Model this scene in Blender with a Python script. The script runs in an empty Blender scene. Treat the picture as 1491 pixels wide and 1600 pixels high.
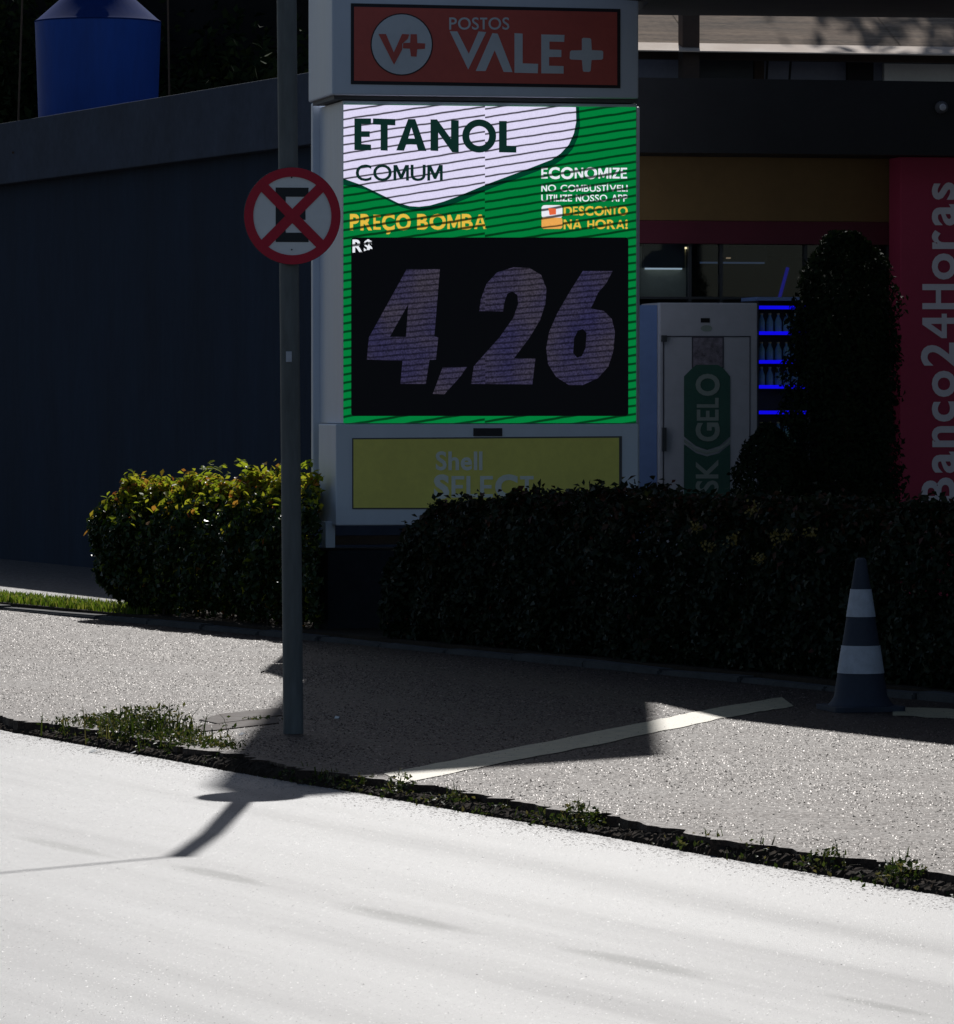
import bpy, bmesh, math, random
import numpy as np
from mathutils import Vector, Matrix
from mathutils.geometry import tessellate_polygon

R = math.radians
random.seed(7)
rng = np.random.default_rng(11)
scn = bpy.context.scene
COL = scn.collection

# ------------------------------------------------------------------ camera
F = 8000.0                  # focal length in photo pixels (1491 x 1600)
HOR = 620.0                 # horizon row
EYE = 1.75
PITCH = math.atan((800 - HOR) / F)
cam_d = bpy.data.cameras.new('camera')
cam_d.sensor_fit = 'VERTICAL'
cam_d.sensor_height = 36.0
cam_d.lens = F / 1600 * 36.0
cam_d.clip_start = 0.5
cam_d.clip_end = 3000
cam = bpy.data.objects.new('camera', cam_d)
cam.location = (0, 0, EYE)
cam.rotation_euler = (math.pi / 2 - PITCH, 0, 0)
COL.objects.link(cam)
scn.camera = cam

# ------------------------------------------------------------------ light
SUN_RUN = 1.20              # metres of shadow for each metre of height
SUN_X = 0.021               # sideways drift of the shadows
SUN_EL = math.atan(1 / SUN_RUN)
SUN_AZ = math.atan(SUN_X)   # from +Y towards +X
world = bpy.data.worlds.new('World')
scn.world = world
world.use_nodes = True
wn = world.node_tree.nodes
wl = world.node_tree.links
bg = wn['Background']
sky = wn.new('ShaderNodeTexSky')
sky.sky_type = 'NISHITA'
sky.sun_disc = False
sky.sun_elevation = SUN_EL
sky.sun_rotation = SUN_AZ
wl.new(sky.outputs[0], bg.inputs[0])
bg.inputs[1].default_value = 0.07
sky.ozone_density = 2.0
sun_d = bpy.data.lights.new('sun', 'SUN')
sun_d.energy = 5.0
sun_d.angle = R(0.53)
sun_d.color = (1.0, 0.975, 0.945)
sun = bpy.data.objects.new('sun', sun_d)
sun_dir = Vector((SUN_X * SUN_RUN, SUN_RUN, 1)).normalized()
sun.rotation_euler = sun_dir.to_track_quat('Z', 'Y').to_euler()
sun.location = (0, 60, 60)
COL.objects.link(sun)
scn.view_settings.view_transform = 'Standard'
scn.view_settings.look = 'None'
scn.view_settings.gamma = 1
scn.view_settings.use_curve_mapping = False
EXPO = -0.6
scn.cycles.max_bounces = 6
scn.cycles.diffuse_bounces = 4
scn.cycles.glossy_bounces = 3
scn.cycles.transmission_bounces = 4
scn.view_settings.exposure = EXPO

# ------------------------------------------------------------------ photo pixel -> place
FWD = Vector((0, math.cos(PITCH), -math.sin(PITCH)))
UP = Vector((0, math.sin(PITCH), math.cos(PITCH)))
def ray(px, py):
    return FWD + Vector((1, 0, 0)) * ((px - 745.5) / F) + UP * ((800 - py) / F)
def gp(px, py, z=0.0):                 # where the ray meets a level at height z
    d = ray(px, py); t = (z - EYE) / d.z
    return Vector((d.x * t, d.y * t, z))
def pd(px, py, Y):                     # point of the ray at distance Y
    d = ray(px, py); t = Y / d.y
    return Vector((d.x * t, Y, EYE + d.z * t))
class Plane:
    """upright plane: origin o, turned by yaw; local x along it, y away from the street, z up"""
    def __init__(s, o, yaw):
        s.o = Vector(o); s.yaw = yaw
        s.u = Vector((math.cos(yaw), math.sin(yaw), 0)); s.n = Vector((-math.sin(yaw), math.cos(yaw), 0))
    def hit(s, px, py, y=0.0):
        d = ray(px, py); c = Vector((0, 0, EYE))
        t = (s.o + s.n * y - c).dot(s.n) / d.dot(s.n)
        p = c + d * t - s.o
        return (p.dot(s.u), p.z)

# ------------------------------------------------------------------ helpers
def tag(o, label=None, cat=None, group=None, kind=None):
    if label: o['label'] = label
    if cat: o['category'] = cat
    if group: o['group'] = group
    if kind: o['kind'] = kind
    return o
def empty(name, loc, rz=0.0, label=None, cat=None, group=None):
    o = bpy.data.objects.new(name, None)
    o.location = loc; o.rotation_euler = (0, 0, rz); o.empty_display_size = 0.1
    COL.objects.link(o)
    return tag(o, label, cat, group)
def link_mesh(name, me, mat, parent=None):
    o = bpy.data.objects.new(name, me)
    COL.objects.link(o)
    if mat is not None and not me.materials: me.materials.append(mat)
    if parent is not None: o.parent = parent
    return o
class MB:
    def __init__(s): s.v = []; s.f = []
    def add(s, vs, fs):
        b = len(s.v); s.v += [tuple(v) for v in vs]; s.f += [tuple(i + b for i in f) for f in fs]; return s
    def box(s, x0, x1, y0, y1, z0, z1):
        vs = [(x, y, z) for z in (z0, z1) for y in (y0, y1) for x in (x0, x1)]
        return s.add(vs, [(0, 2, 3, 1), (4, 5, 7, 6), (0, 1, 5, 4), (2, 6, 7, 3), (0, 4, 6, 2), (1, 3, 7, 5)])
    def prism(s, poly, z0, z1):        # poly of (x, y), counter-clockwise
        n = len(poly)
        a = sum(poly[i][0] * poly[(i + 1) % n][1] - poly[(i + 1) % n][0] * poly[i][1] for i in range(n))
        if a < 0: poly = poly[::-1]
        vs = [(p[0], p[1], z0) for p in poly] + [(p[0], p[1], z1) for p in poly]
        fs = [tuple(range(n - 1, -1, -1)), tuple(range(n, 2 * n))]
        fs += [(i, (i + 1) % n, n + (i + 1) % n, n + i) for i in range(n)]
        return s.add(vs, fs)
    def lathe(s, prof, n=32, c=(0, 0)):
        vs = []; fs = []; m = len(prof)
        for r, z in prof:
            for i in range(n):
                a = 2 * math.pi * i / n; vs.append((c[0] + r * math.cos(a), c[1] + r * math.sin(a), z))
        for j in range(m - 1):
            for i in range(n):
                k = (i + 1) % n; fs.append((j * n + i, j * n + k, (j + 1) * n + k, (j + 1) * n + i))
        fs.append(tuple(range(n - 1, -1, -1))); fs.append(tuple((m - 1) * n + i for i in range(n)))
        return s.add(vs, fs)
    def tube(s, pts, rad, n=8):
        pts = [Vector(p) for p in pts]; rs = rad if hasattr(rad, '__len__') else [rad] * len(pts)
        vs = []; fs = []
        for k, p in enumerate(pts):
            t = (pts[min(k + 1, len(pts) - 1)] - pts[max(k - 1, 0)]).normalized()
            a = t.orthogonal().normalized() if abs(t.z) < 0.95 else Vector((1, 0, 0)).cross(t).normalized()
            b = t.cross(a)
            for i in range(n):
                q = 2 * math.pi * i / n; vs.append(p + (a * math.cos(q) + b * math.sin(q)) * rs[k])
        for k in range(len(pts) - 1):
            for i in range(n):
                j = (i + 1) % n; fs.append((k * n + i, k * n + j, (k + 1) * n + j, (k + 1) * n + i))
        fs.append(tuple(range(n - 1, -1, -1))); fs.append(tuple((len(pts) - 1) * n + i for i in range(n)))
        return s.add(vs, fs)
    def build(s, name, mat, parent=None, smooth=False, bevel=0.0):
        me = bpy.data.meshes.new(name)
        me.from_pydata(s.v, [], s.f); me.update()
        bm = bmesh.new(); bm.from_mesh(me)
        bmesh.ops.recalc_face_normals(bm, faces=bm.faces)
        if bevel > 0:
            bmesh.ops.bevel(bm, geom=bm.edges[:], offset=bevel, segments=2, affect='EDGES', profile=0.6)
        bm.to_mesh(me); bm.free()
        o = link_mesh(name, me, mat, parent)
        if smooth:
            for p in me.polygons: p.use_smooth = True
            try: me.set_sharp_from_angle(angle=R(40))
            except Exception: pass
        return o
def bx(name, mat, parent, x0, x1, y0, y1, z0, z1, bevel=0.0):
    return MB().box(x0, x1, y0, y1, z0, z1).build(name, mat, parent, bevel=bevel)

# ------------------------------------------------------------------ materials
class NT:
    def __init__(s, name):
        s.m = bpy.data.materials.new(name); s.m.use_nodes = True
        s.t = s.m.node_tree; s.n = s.t.nodes; s.p = s.n['Principled BSDF']; s.out = s.n['Material Output']
    def node(s, typ, **kw):
        nd = s.n.new(typ)
        for k, v in kw.items(): setattr(nd, k, v)
        return nd
    def link(s, a, b): s.t.links.new(a, b)
    def coord(s): 
        return s.node('ShaderNodeTexCoord').outputs['Object']
    def noise(s, vec, scale, detail=4, rough=0.55, dist=0.0):
        nd = s.node('ShaderNodeTexNoise'); nd.inputs['Scale'].default_value = scale
        nd.inputs['Detail'].default_value = detail; nd.inputs['Roughness'].default_value = rough
        nd.inputs['Distortion'].default_value = dist
        s.link(vec, nd.inputs['Vector']); return nd.outputs['Fac']
    def ramp(s, fac, stops):
        nd = s.node('ShaderNodeValToRGB'); e = nd.color_ramp.elements
        while len(e) < len(stops): e.new(0.5)
        for el, (p, c) in zip(e, stops):
            el.position = p; el.color = (c, c, c, 1) if not hasattr(c, '__len__') else (*c, 1)
        s.link(fac, nd.inputs[0]); return nd.outputs[0]
    def math(s, op, a, b=None, c=None):
        nd = s.node('ShaderNodeMath', operation=op)
        for i, x in enumerate((a, b, c)):
            if x is None: continue
            if isinstance(x, (int, float)): nd.inputs[i].default_value = x
            else: s.link(x, nd.inputs[i])
        return nd.outputs[0]
    def mix(s, fac, a, b, blend='MIX'):
        nd = s.node('ShaderNodeMix', data_type='RGBA', blend_type=blend)
        for i, x in ((0, fac), (6, a), (7, b)):
            if isinstance(x, (int, float)): nd.inputs[i].default_value = x
            elif isinstance(x, tuple): nd.inputs[i].default_value = (*x, 1)
            else: s.link(x, nd.inputs[i])
        return nd.outputs[2]
    def bump(s, h, strength, dist=0.01):
        nd = s.node('ShaderNodeBump'); nd.inputs['Strength'].default_value = strength
        nd.inputs['Distance'].default_value = dist; s.link(h, nd.inputs['Height'])
        s.link(nd.outputs[0], s.p.inputs['Normal']); return nd
    def mapping(s, vec, rot=(0, 0, 0), scale=(1, 1, 1)):
        nd = s.node('ShaderNodeMapping'); nd.inputs['Rotation'].default_value = rot
        nd.inputs['Scale'].default_value = scale; s.link(vec, nd.inputs['Vector']); return nd.outputs[0]

def plain(name, col, rough=0.6, var=0.25, scale=3.0, spec=0.4, bump=0.15, bscale=60, metal=0.0, stretch=(1, 1, 1)):
    t = NT(name); c = t.coord(); cs = t.mapping(c, scale=stretch)
    n1 = t.noise(cs, scale, 5, 0.6); n2 = t.noise(cs, scale * 9, 3)
    f = t.math('MULTIPLY_ADD', n1, 0.7, t.math('MULTIPLY', n2, 0.3))
    fr = t.ramp(f, [(0.32, 0.0), (0.68, 1.0)])
    lo = tuple(max(0, x * (1 - var)) for x in col); hi = tuple(min(1, x * (1 + var)) for x in col)
    t.link(t.mix(fr, lo, hi), t.p.inputs['Base Color'])
    t.link(t.math('MULTIPLY_ADD', n1, 0.25, rough - 0.12), t.p.inputs['Roughness'])
    t.p.inputs['Specular IOR Level'].default_value = spec
    t.p.inputs['Metallic'].default_value = metal
    if bump > 0: t.bump(t.noise(c, bscale, 3), bump, 0.004)
    return t.m

def emit(name, col, strength, stripes=None, mottled=False):
    t = NT(name); c = t.coord()
    t.p.inputs['Base Color'].default_value = (0.008, 0.009, 0.012, 1)
    t.p.inputs['Roughness'].default_value = 0.8; t.p.inputs['Specular IOR Level'].default_value = 0.1
    col_s = None
    if stripes:
        period, slope, width, depth = stripes
        sep = t.node('ShaderNodeSeparateXYZ'); t.link(c, sep.inputs[0])
        # the two halves of the screen refresh slightly out of step
        half = t.math('GREATER_THAN', sep.outputs[0], 0.06)
        v = t.math('MULTIPLY_ADD', sep.outputs[0], -slope, sep.outputs[2])
        v = t.math('MULTIPLY_ADD', half, 0.018, v)
        v = t.math('MULTIPLY_ADD', t.noise(c, 7, 2), 0.012, v)
        fr = t.math('FRACT', t.math('DIVIDE', v, period))
        d = t.math('ABSOLUTE', t.math('SUBTRACT', fr, 0.5))
        col_s = t.ramp(d, [(max(0.0, width - 0.05), 1 - depth), (width + 0.05, 1.0)])
    base = t.node('ShaderNodeRGB'); base.outputs[0].default_value = (*col, 1); outc = base.outputs[0]
    if mottled:
        nz = t.noise(c, 1.6, 3)
        outc = t.mix(t.ramp(nz, [(0.38, 0.0), (0.62, 1.0)]), col, (col[0] * 0.5, col[1] * 0.55, col[2] * 1.15))
        fine = t.noise(c, 90, 2)
        outc = t.mix(1.0, outc, t.ramp(fine, [(0.3, 0.45), (0.7, 1.3)]), 'MULTIPLY')
    else:
        fine = t.noise(c, 140, 2)
        outc = t.mix(1.0, outc, t.ramp(fine, [(0.25, 0.86), (0.75, 1.06)]), 'MULTIPLY')
    if col_s is not None: outc = t.mix(1.0, outc, col_s, 'MULTIPLY')
    t.link(outc, t.p.inputs['Emission Color'])
    t.p.inputs['Emission Strength'].default_value = strength * 2 ** -EXPO
    t.m.cycles.emission_sampling = 'NONE'
    return t.m

ROAD_ANG = math.atan2(-0.907, 0.4213)        # direction of road, walls and kerbs
def asphalt_road():
    t = NT('worn_asphalt'); c = t.coord()
    along = t.mapping(c, rot=(0, 0, -ROAD_ANG), scale=(1, 1, 1))
    streak = t.noise(t.mapping(along, scale=(0.07, 1.5, 1)), 1.0, 4, 0.55)
    streak2 = t.noise(t.mapping(along, scale=(0.35, 3.0, 1)), 1.0, 4, 0.6)
    blot = t.noise(c, 0.9, 5, 0.6)
    grain = t.noise(c, 75, 3, 0.7); grain2 = t.noise(c, 230, 2, 0.7)
    # worn patches, longer than wide, lying along the road
    masks = None
    for (px, py, la, lb) in ((630, 1434, 0.62, 0.10), (1010, 1506, 0.62, 0.10), (335, 1366, 0.5, 0.08), (95, 1322, 0.7, 0.08), (1380, 1572, 0.5, 0.07)):
        p = gp(px, py, -0.065)
        sub = t.node('ShaderNodeVectorMath', operation='SUBTRACT'); t.link(c, sub.inputs[0])
        sub.inputs[1].default_value = (p.x, p.y, -0.065)
        m = t.mapping(sub.outputs[0], rot=(0, 0, -ROAD_ANG), scale=(1, 1, 1))
        m = t.mapping(m, scale=(1 / la, 1 / lb, 0))
        ln = t.node('ShaderNodeVectorMath', operation='LENGTH'); t.link(m, ln.inputs[0])
        d = t.math('MULTIPLY_ADD', t.math('SUBTRACT', streak2, 0.5), 1.5, ln.outputs['Value'])
        k = t.ramp(d, [(0.45, 0.85), (1.0, 0.0)])
        masks = k if masks is None else t.math('MAXIMUM', masks, k)
    base = t.mix(t.ramp(t.math('MULTIPLY_ADD', streak, 0.75, t.math('MULTIPLY', blot, 0.25)), [(0.40, 0), (0.60, 1)]),
                 (0.045, 0.045, 0.047), (0.100, 0.100, 0.104))
    gm = t.ramp(t.math('MULTIPLY_ADD', grain, 0.6, t.math('MULTIPLY', grain2, 0.4)), [(0.3, 0.55), (0.7, 1.4)])
    base = t.mix(1.0, base, gm, 'MULTIPLY')
    base = t.mix(t.math('MULTIPLY', masks, 0.55), base, (0.10, 0.105, 0.085))
    t.link(base, t.p.inputs['Base Color'])
    r = t.math('MULTIPLY_ADD', streak, -0.42, 0.70)
    r = t.math('MULTIPLY_ADD', blot, 0.06, r)
    r = t.math('MULTIPLY_ADD', masks, 0.10, r)
    t.link(r, t.p.inputs['Roughness'])
    t.p.inputs['Specular IOR Level'].default_value = 0.70
    t.bump(t.math('MULTIPLY_ADD', grain, 0.6, t.math('MULTIPLY', grain2, 0.5)), 0.35, 0.004)
    return t.m
def paving(name, a, b, spec=0.6, rough=0.5, cell=70.0):
    t = NT(name); c = t.coord()
    vor = t.node('ShaderNodeTexVoronoi'); vor.inputs['Scale'].default_value = cell; t.link(c, vor.inputs['Vector'])
    sepc = t.node('ShaderNodeSeparateColor'); t.link(vor.outputs['Color'], sepc.inputs[0])
    along = t.mapping(c, rot=(0, 0, -ROAD_ANG), scale=(0.35, 1.4, 1))
    patch = t.noise(along, 1.1, 5, 0.62); blot = t.noise(c, 6, 4)
    f = t.math('MULTIPLY_ADD', patch, 0.75, t.math('MULTIPLY', blot, 0.25))
    base = t.mix(t.ramp(f, [(0.36, 0), (0.64, 1)]), a, b)
    base = t.mix(1.0, base, t.ramp(sepc.outputs[0], [(0.0, 0.45), (0.8, 1.25), (1.0, 2.0)]), 'MULTIPLY')
    t.link(base, t.p.inputs['Base Color'])
    rr = t.math('MULTIPLY_ADD', sepc.outputs[1], -0.22, rough + 0.14)
    rr = t.math('MULTIPLY_ADD', patch, 0.15, t.math('SUBTRACT', rr, 0.07))
    t.link(rr, t.p.inputs['Roughness'])
    t.p.inputs['Specular IOR Level'].default_value = spec
    t.p.inputs['Specular Tint'].default_value = (1.0, 0.92, 0.84, 1)
    h = t.math('MULTIPLY_ADD', sepc.outputs[2], 0.5, t.math('MULTIPLY', t.noise(c, 160, 2), 0.8))
    t.bump(h, 0.6, 0.005)
    return t.m
def leafmat(name, stops, trans=0.35, rough=0.4, spec=0.5, young=False):
    t = NT(name)
    at = t.node('ShaderNodeAttribute', attribute_name='tone')
    colr = t.ramp(at.outputs['Fac'], stops)
    t.link(colr, t.p.inputs['Base Color'])
    t.p.inputs['Roughness'].default_value = rough; t.p.inputs['Specular IOR Level'].default_value = spec
    tr = t.node('ShaderNodeBsdfTranslucent')
    t.link(t.mix(1.0, colr, (1.0, 1.0, 0.55), 'MULTIPLY'), tr.inputs[0])
    ms = t.node('ShaderNodeMixShader'); ms.inputs[0].default_value = trans
    if young:                                             # young pale leaves let more light through
        t.link(t.ramp(at.outputs['Fac'], [(0.45, trans * 0.25), (0.70, trans)]), ms.inputs[0])
    t.link(t.p.outputs[0], ms.inputs[1]); t.link(tr.outputs[0], ms.inputs[2]); t.link(ms.outputs[0], t.out.inputs['Surface'])
    return t.m
def glass(name, tint=(0.75, 0.8, 0.85), refl=0.03):
    t = NT(name); t.n.remove(t.p)
    tr = t.node('ShaderNodeBsdfTransparent'); tr.inputs[0].default_value = (*tint, 1)
    gl = t.node('ShaderNodeBsdfGlossy'); gl.inputs['Roughness'].default_value = 0.03
    ms = t.node('ShaderNodeMixShader'); ms.inputs[0].default_value = refl
    t.link(tr.outputs[0], ms.inputs[1]); t.link(gl.outputs[0], ms.inputs[2]); t.link(ms.outputs[0], t.out.inputs['Surface'])
    return t.m

M = {}
M['road'] = asphalt_road()
M['pave'] = paving('aggregate_paving', (0.028, 0.0165, 0.0115), (0.050, 0.032, 0.024), 0.34, 0.57)
M['forecourt'] = paving('forecourt_concrete', (0.06, 0.06, 0.062), (0.10, 0.10, 0.10), 0.5, 0.55, 45)
M['slab'] = plain('brown_concrete', (0.065, 0.043, 0.032), 0.75, 0.35, 6, 0.3, 0.4, 90)
M['earth'] = plain('dark_earth', (0.040, 0.030, 0.022), 0.95, 0.5, 9, 0.15, 0.8, 40)
M['gravel'] = plain('grit', (0.34, 0.32, 0.30), 0.7, 0.6, 40, 0.4, 0.5, 200)
M['ground'] = plain('far_ground', (0.08, 0.08, 0.075), 0.9, 0.3, 0.5, 0.2, 0.3, 12)
M['kerb'] = plain('kerb_concrete', (0.075, 0.075, 0.076), 0.85, 0.4, 7, 0.3, 0.5, 60)
M['line'] = plain('worn_yellow_paint', (0.42, 0.36, 0.22), 0.52, 0.40, 14, 1.0, 0.2, 120)
M['white_metal'] = plain('white_sign_metal', (0.70, 0.76, 0.86), 0.42, 0.07, 1.2, 0.5, 0.04, 20, stretch=(1, 1, 0.25))
M['grey_edge'] = plain('grey_seal', (0.10, 0.10, 0.11), 0.6, 0.2)
M['pole'] = plain('galvanised_pole', (0.13, 0.14, 0.14), 0.55, 0.35, 4, 0.4, 0.3, 50, stretch=(1, 1, 0.2))
M['dark_concrete'] = plain('dark_painted_concrete', (0.022, 0.026, 0.034), 0.85, 0.3, 4, 0.2, 0.4, 40)
M['red_panel'] = plain('red_acrylic', (0.66, 0.125, 0.10), 0.5, 0.10, 2, 0.3, 0.03, 10)
M['panel_frame'] = plain('dark_panel_frame', (0.025, 0.024, 0.030), 0.6, 0.2)
M['letter_white'] = plain('pale_acrylic', (0.72, 0.76, 0.80), 0.5, 0.06)
M['yellow_panel'] = plain('yellow_acrylic', (0.92, 0.82, 0.19), 0.5, 0.10, 2, 0.3, 0.03, 10)
M['select_letter'] = plain('grey_letter', (0.86, 0.90, 0.84), 0.5, 0.1)
M['black'] = plain('black_face', (0.010, 0.011, 0.014), 0.6, 0.2, spec=0.25)
M['sign_red'] = plain('sign_red_film', (0.58, 0.022, 0.050), 0.55, 0.10, 5, 0.3, 0.05, 30)
M['sign_white'] = plain('sign_white_film', (0.86, 0.86, 0.86), 0.55, 0.06, 4, 0.3, 0.05, 30)
M['sign_black'] = plain('sign_black_film', (0.015, 0.017, 0.022), 0.5, 0.2)
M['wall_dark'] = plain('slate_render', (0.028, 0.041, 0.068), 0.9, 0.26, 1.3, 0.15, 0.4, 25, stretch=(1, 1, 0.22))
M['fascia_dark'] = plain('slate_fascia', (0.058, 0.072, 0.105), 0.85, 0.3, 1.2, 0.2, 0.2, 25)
M['tank'] = plain('blue_polyethylene', (0.008, 0.072, 0.40), 0.6, 0.2, 2.0, 0.4, 0.1, 12, stretch=(1, 1, 0.2))
M['tank_lid'] = plain('dull_blue_lid', (0.005, 0.030, 0.16), 0.85, 0.15, 2.0, 0.08, 0.1, 12)
M['store_black'] = plain('black_cladding', (0.020, 0.021, 0.025), 0.6, 0.2, 2, 0.3, 0.1)
M['store_amber'] = plain('amber_cladding', (0.18, 0.11, 0.045), 0.6, 0.15, 1.5, 0.3, 0.05)
M['store_red'] = plain('deep_red_cladding', (0.11, 0.018, 0.035), 0.6, 0.15, 1.5, 0.3, 0.05)
M['bank_red'] = plain('crimson_panel', (0.40, 0.040, 0.095), 0.6, 0.08, 1.5, 0.3, 0.05)
M['bank_letter'] = plain('bank_letter_white', (0.78, 0.74, 0.84), 0.5, 0.06)
M['alu'] = plain('dark_aluminium', (0.05, 0.055, 0.065), 0.45, 0.15, metal=0.3)
M['inner'] = plain('dim_interior', (0.022, 0.027, 0.036), 0.8, 0.2)
M['beige'] = plain('beige_blind', (0.42, 0.40, 0.30), 0.8, 0.1)
M['freezer'] = plain('freezer_white', (0.40, 0.41, 0.47), 0.5, 0.10, 1.5, 0.4, 0.05)
M['freezer_side'] = plain('freezer_side_blue_lit', (0.16, 0.25, 0.50), 0.5, 0.12, 1.5, 0.4, 0.05)  # blue light falling on the freezer's side is put into this colour
M['freezer_green'] = plain('freezer_green_film', (0.030, 0.095, 0.075), 0.6, 0.15)
M['freezer_letter'] = plain('freezer_letter', (0.24, 0.29, 0.27), 0.6, 0.1)
M['freezer_line'] = plain('freezer_gasket', (0.05, 0.05, 0.07), 0.7, 0.2)
M['ice_photo'] = plain('ice_picture', (0.17, 0.15, 0.19), 0.5, 0.7, 22)
M['bottle'] = plain('bottle_plastic', (0.20, 0.42, 0.36), 0.25, 0.3, 9)
M['bottle_cap'] = plain('bottle_cap', (0.55, 0.50, 0.15), 0.4, 0.2)
M['canopy'] = plain('canopy_soffit', (0.030, 0.030, 0.034), 0.7, 0.2)
M['roof'] = plain('roof_sheet_painted_dapples', (0.25, 0.185, 0.135), 0.9, 0.75, 7, 0.1, 0.5, 30, stretch=(0.16, 1.2, 1.2))  # horizontal streaks put dappled tree shade into the sheet colour
M['eave'] = plain('beige_eave_board', (0.55, 0.43, 0.34), 0.8, 0.1)
M['brown_post'] = plain('brown_timber', (0.060, 0.040, 0.032), 0.8, 0.3)
M['grey_wall'] = plain('blue_grey_plaster', (0.23, 0.25, 0.33), 0.85, 0.15)
M['white_wall'] = plain('white_plaster', (0.78, 0.79, 0.80), 0.8, 0.06)
M['cone_dark'] = plain('navy_cone_rubber', (0.035, 0.042, 0.062), 0.7, 0.2, 6)
M['cone_band'] = plain('cone_white_band', (0.50, 0.52, 0.58), 0.6, 0.15, 20)
M['bark'] = plain('bark', (0.055, 0.042, 0.032), 0.9, 0.4, 10, 0.2, 0.7, 40)
M['paper'] = plain('paper', (0.75, 0.75, 0.72), 0.8, 0.1)
M['rust'] = plain('rusty_bar', (0.10, 0.065, 0.045), 0.8, 0.3)
M['hill'] = plain('bank_earth', (0.016, 0.015, 0.014), 0.95, 0.4, 1.5, 0.1, 0.8, 5)
M['lens'] = plain('frosted_lens', (0.10, 0.10, 0.11), 0.5, 0.1)
M['hedge_leaf'] = leafmat('hedge_leaf', [(0.0, (0.012, 0.030, 0.007)), (0.45, (0.026, 0.056, 0.011)), (0.66, (0.30, 0.38, 0.035)), (0.90, (0.40, 0.37, 0.045)), (1.0, (0.36, 0.10, 0.045))], 0.72, 0.36, 0.22, True)  # pale stops: young leaves with the sunlit glow mixed into the colour
M['hedge_leaf_r'] = leafmat('hedge_leaf_shade_darkened', [(0.0, (0.010, 0.019, 0.009)), (0.6, (0.020, 0.034, 0.013)), (0.86, (0.045, 0.036, 0.018)), (1.0, (0.10, 0.030, 0.020))], 0.15, 0.5, 0.2)  # darker copy of the hedge leaf, shade put into its colour
M['flower'] = leafmat('yellow_blossom', [(0.0, (0.22, 0.16, 0.05)), (1.0, (0.34, 0.25, 0.08))], 0.3, 0.6, 0.2)
M['grass'] = leafmat('grass_blade', [(0.0, (0.07, 0.13, 0.015)), (0.6, (0.17, 0.26, 0.03)), (1.0, (0.30, 0.30, 0.09))], 0.55, 0.45, 0.4)
M['weed'] = leafmat('weed_leaf', [(0.0, (0.025, 0.045, 0.012)), (0.6, (0.065, 0.10, 0.022)), (1.0, (0.20, 0.17, 0.09))], 0.45, 0.45, 0.35)
M['tree_leaf'] = leafmat('tree_leaf', [(0.0, (0.010, 0.018, 0.008)), (1.0, (0.028, 0.042, 0.014))], 0.05, 0.8, 0.04)
M['shrub_leaf'] = leafmat('dark_shrub_leaf', [(0.0, (0.010, 0.018, 0.010)), (1.0, (0.022, 0.036, 0.016))], 0.08, 0.7, 0.08)
W, G, Y_, DK = (0.76, 0.72, 0.95), (0.0, 0.20, 0.042), (0.80, 0.52, 0.06), (0.004, 0.022, 0.018)
ST = (0.062, 0.16, 0.10, 0.94)
M['led_white'] = emit('screen_white', W, 1.0, ST)
M['led_green'] = emit('screen_green', G, 1.0, (0.062, 0.16, 0.14, 0.80))
M['led_deep'] = emit('screen_deep_green', (0.0, 0.045, 0.022), 1.0, (0.062, 0.16, 0.14, 0.80))
M['led_yellow'] = emit('screen_yellow', Y_, 1.0, (0.062, 0.16, 0.15, 0.90))
M['led_text'] = emit('screen_text_white', (0.85, 0.88, 0.95), 1.0, (0.062, 0.16, 0.15, 0.90))
M['led_dark'] = emit('screen_dark_text', DK, 1.0)
M['led_off'] = emit('screen_off', (0.0016, 0.0018, 0.0024), 1.0)
M['led_digit'] = emit('screen_dim_digit', (0.048, 0.041, 0.062), 1.0, (0.041, 0.085, 0.16, 0.6), True)
M['led_orange'] = emit('screen_orange', (0.85, 0.40, 0.09), 1.0, (0.066, 0.16, 0.09, 0.85))
M['led_red'] = emit('screen_red', (0.80, 0.14, 0.05), 1.0)
M['blue_glow'] = emit('blue_shelf_light', (0.004, 0.002, 0.75), 1.0)
M['tube_glow'] = emit('reflection_line', (0.42, 0.50, 0.55), 1.0)
M['warm_glow'] = emit('warm_lamp', (1.0, 0.80, 0.45), 2.0)

# ------------------------------------------------------------------ flat shapes and lettering on a plane
def flat_poly(name, loops, y, mat, parent, thick=0.003):
    """loops: outline and holes as (x, z) in the plane; a thin plate whose face is at y"""
    lv = [[Vector((p[0], p[1], 0)) for p in lp] for lp in loops]
    tris = tessellate_polygon(lv); pts = [p for lp in loops for p in lp]; n = len(pts)
    vs = [(p[0], y, p[1]) for p in pts] + [(p[0], y + thick, p[1]) for p in pts]
    fs = [tuple(t) for t in tris] + [tuple(i + n for i in t[::-1]) for t in tris]
    b = 0
    for lp in loops:
        m = len(lp)
        for i in range(m): fs.append((b + i, b + (i + 1) % m, b + n + (i + 1) % m, b + n + i))
        b += m
    return MB().add(vs, fs).build(name, mat, parent)
def many_flat(name, shapes, y, mat, parent, thick=0.003):
    mb = MB()
    for loops in shapes:
        lv = [[Vector((p[0], p[1], 0)) for p in lp] for lp in loops]
        tris = tessellate_polygon(lv); pts = [p for lp in loops for p in lp]; n = len(pts)
        vs = [(p[0], y, p[1]) for p in pts] + [(p[0], y + thick, p[1]) for p in pts]
        fs = [tuple(t) for t in tris] + [tuple(i + n for i in t[::-1]) for t in tris]; b = 0
        for lp in loops:
            m = len(lp)
            for i in range(m): fs.append((b + i, b + (i + 1) % m, b + n + (i + 1) % m, b + n + i))
            b += m
        mb.add(vs, fs)
    return mb.build(name, mat, parent)
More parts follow.
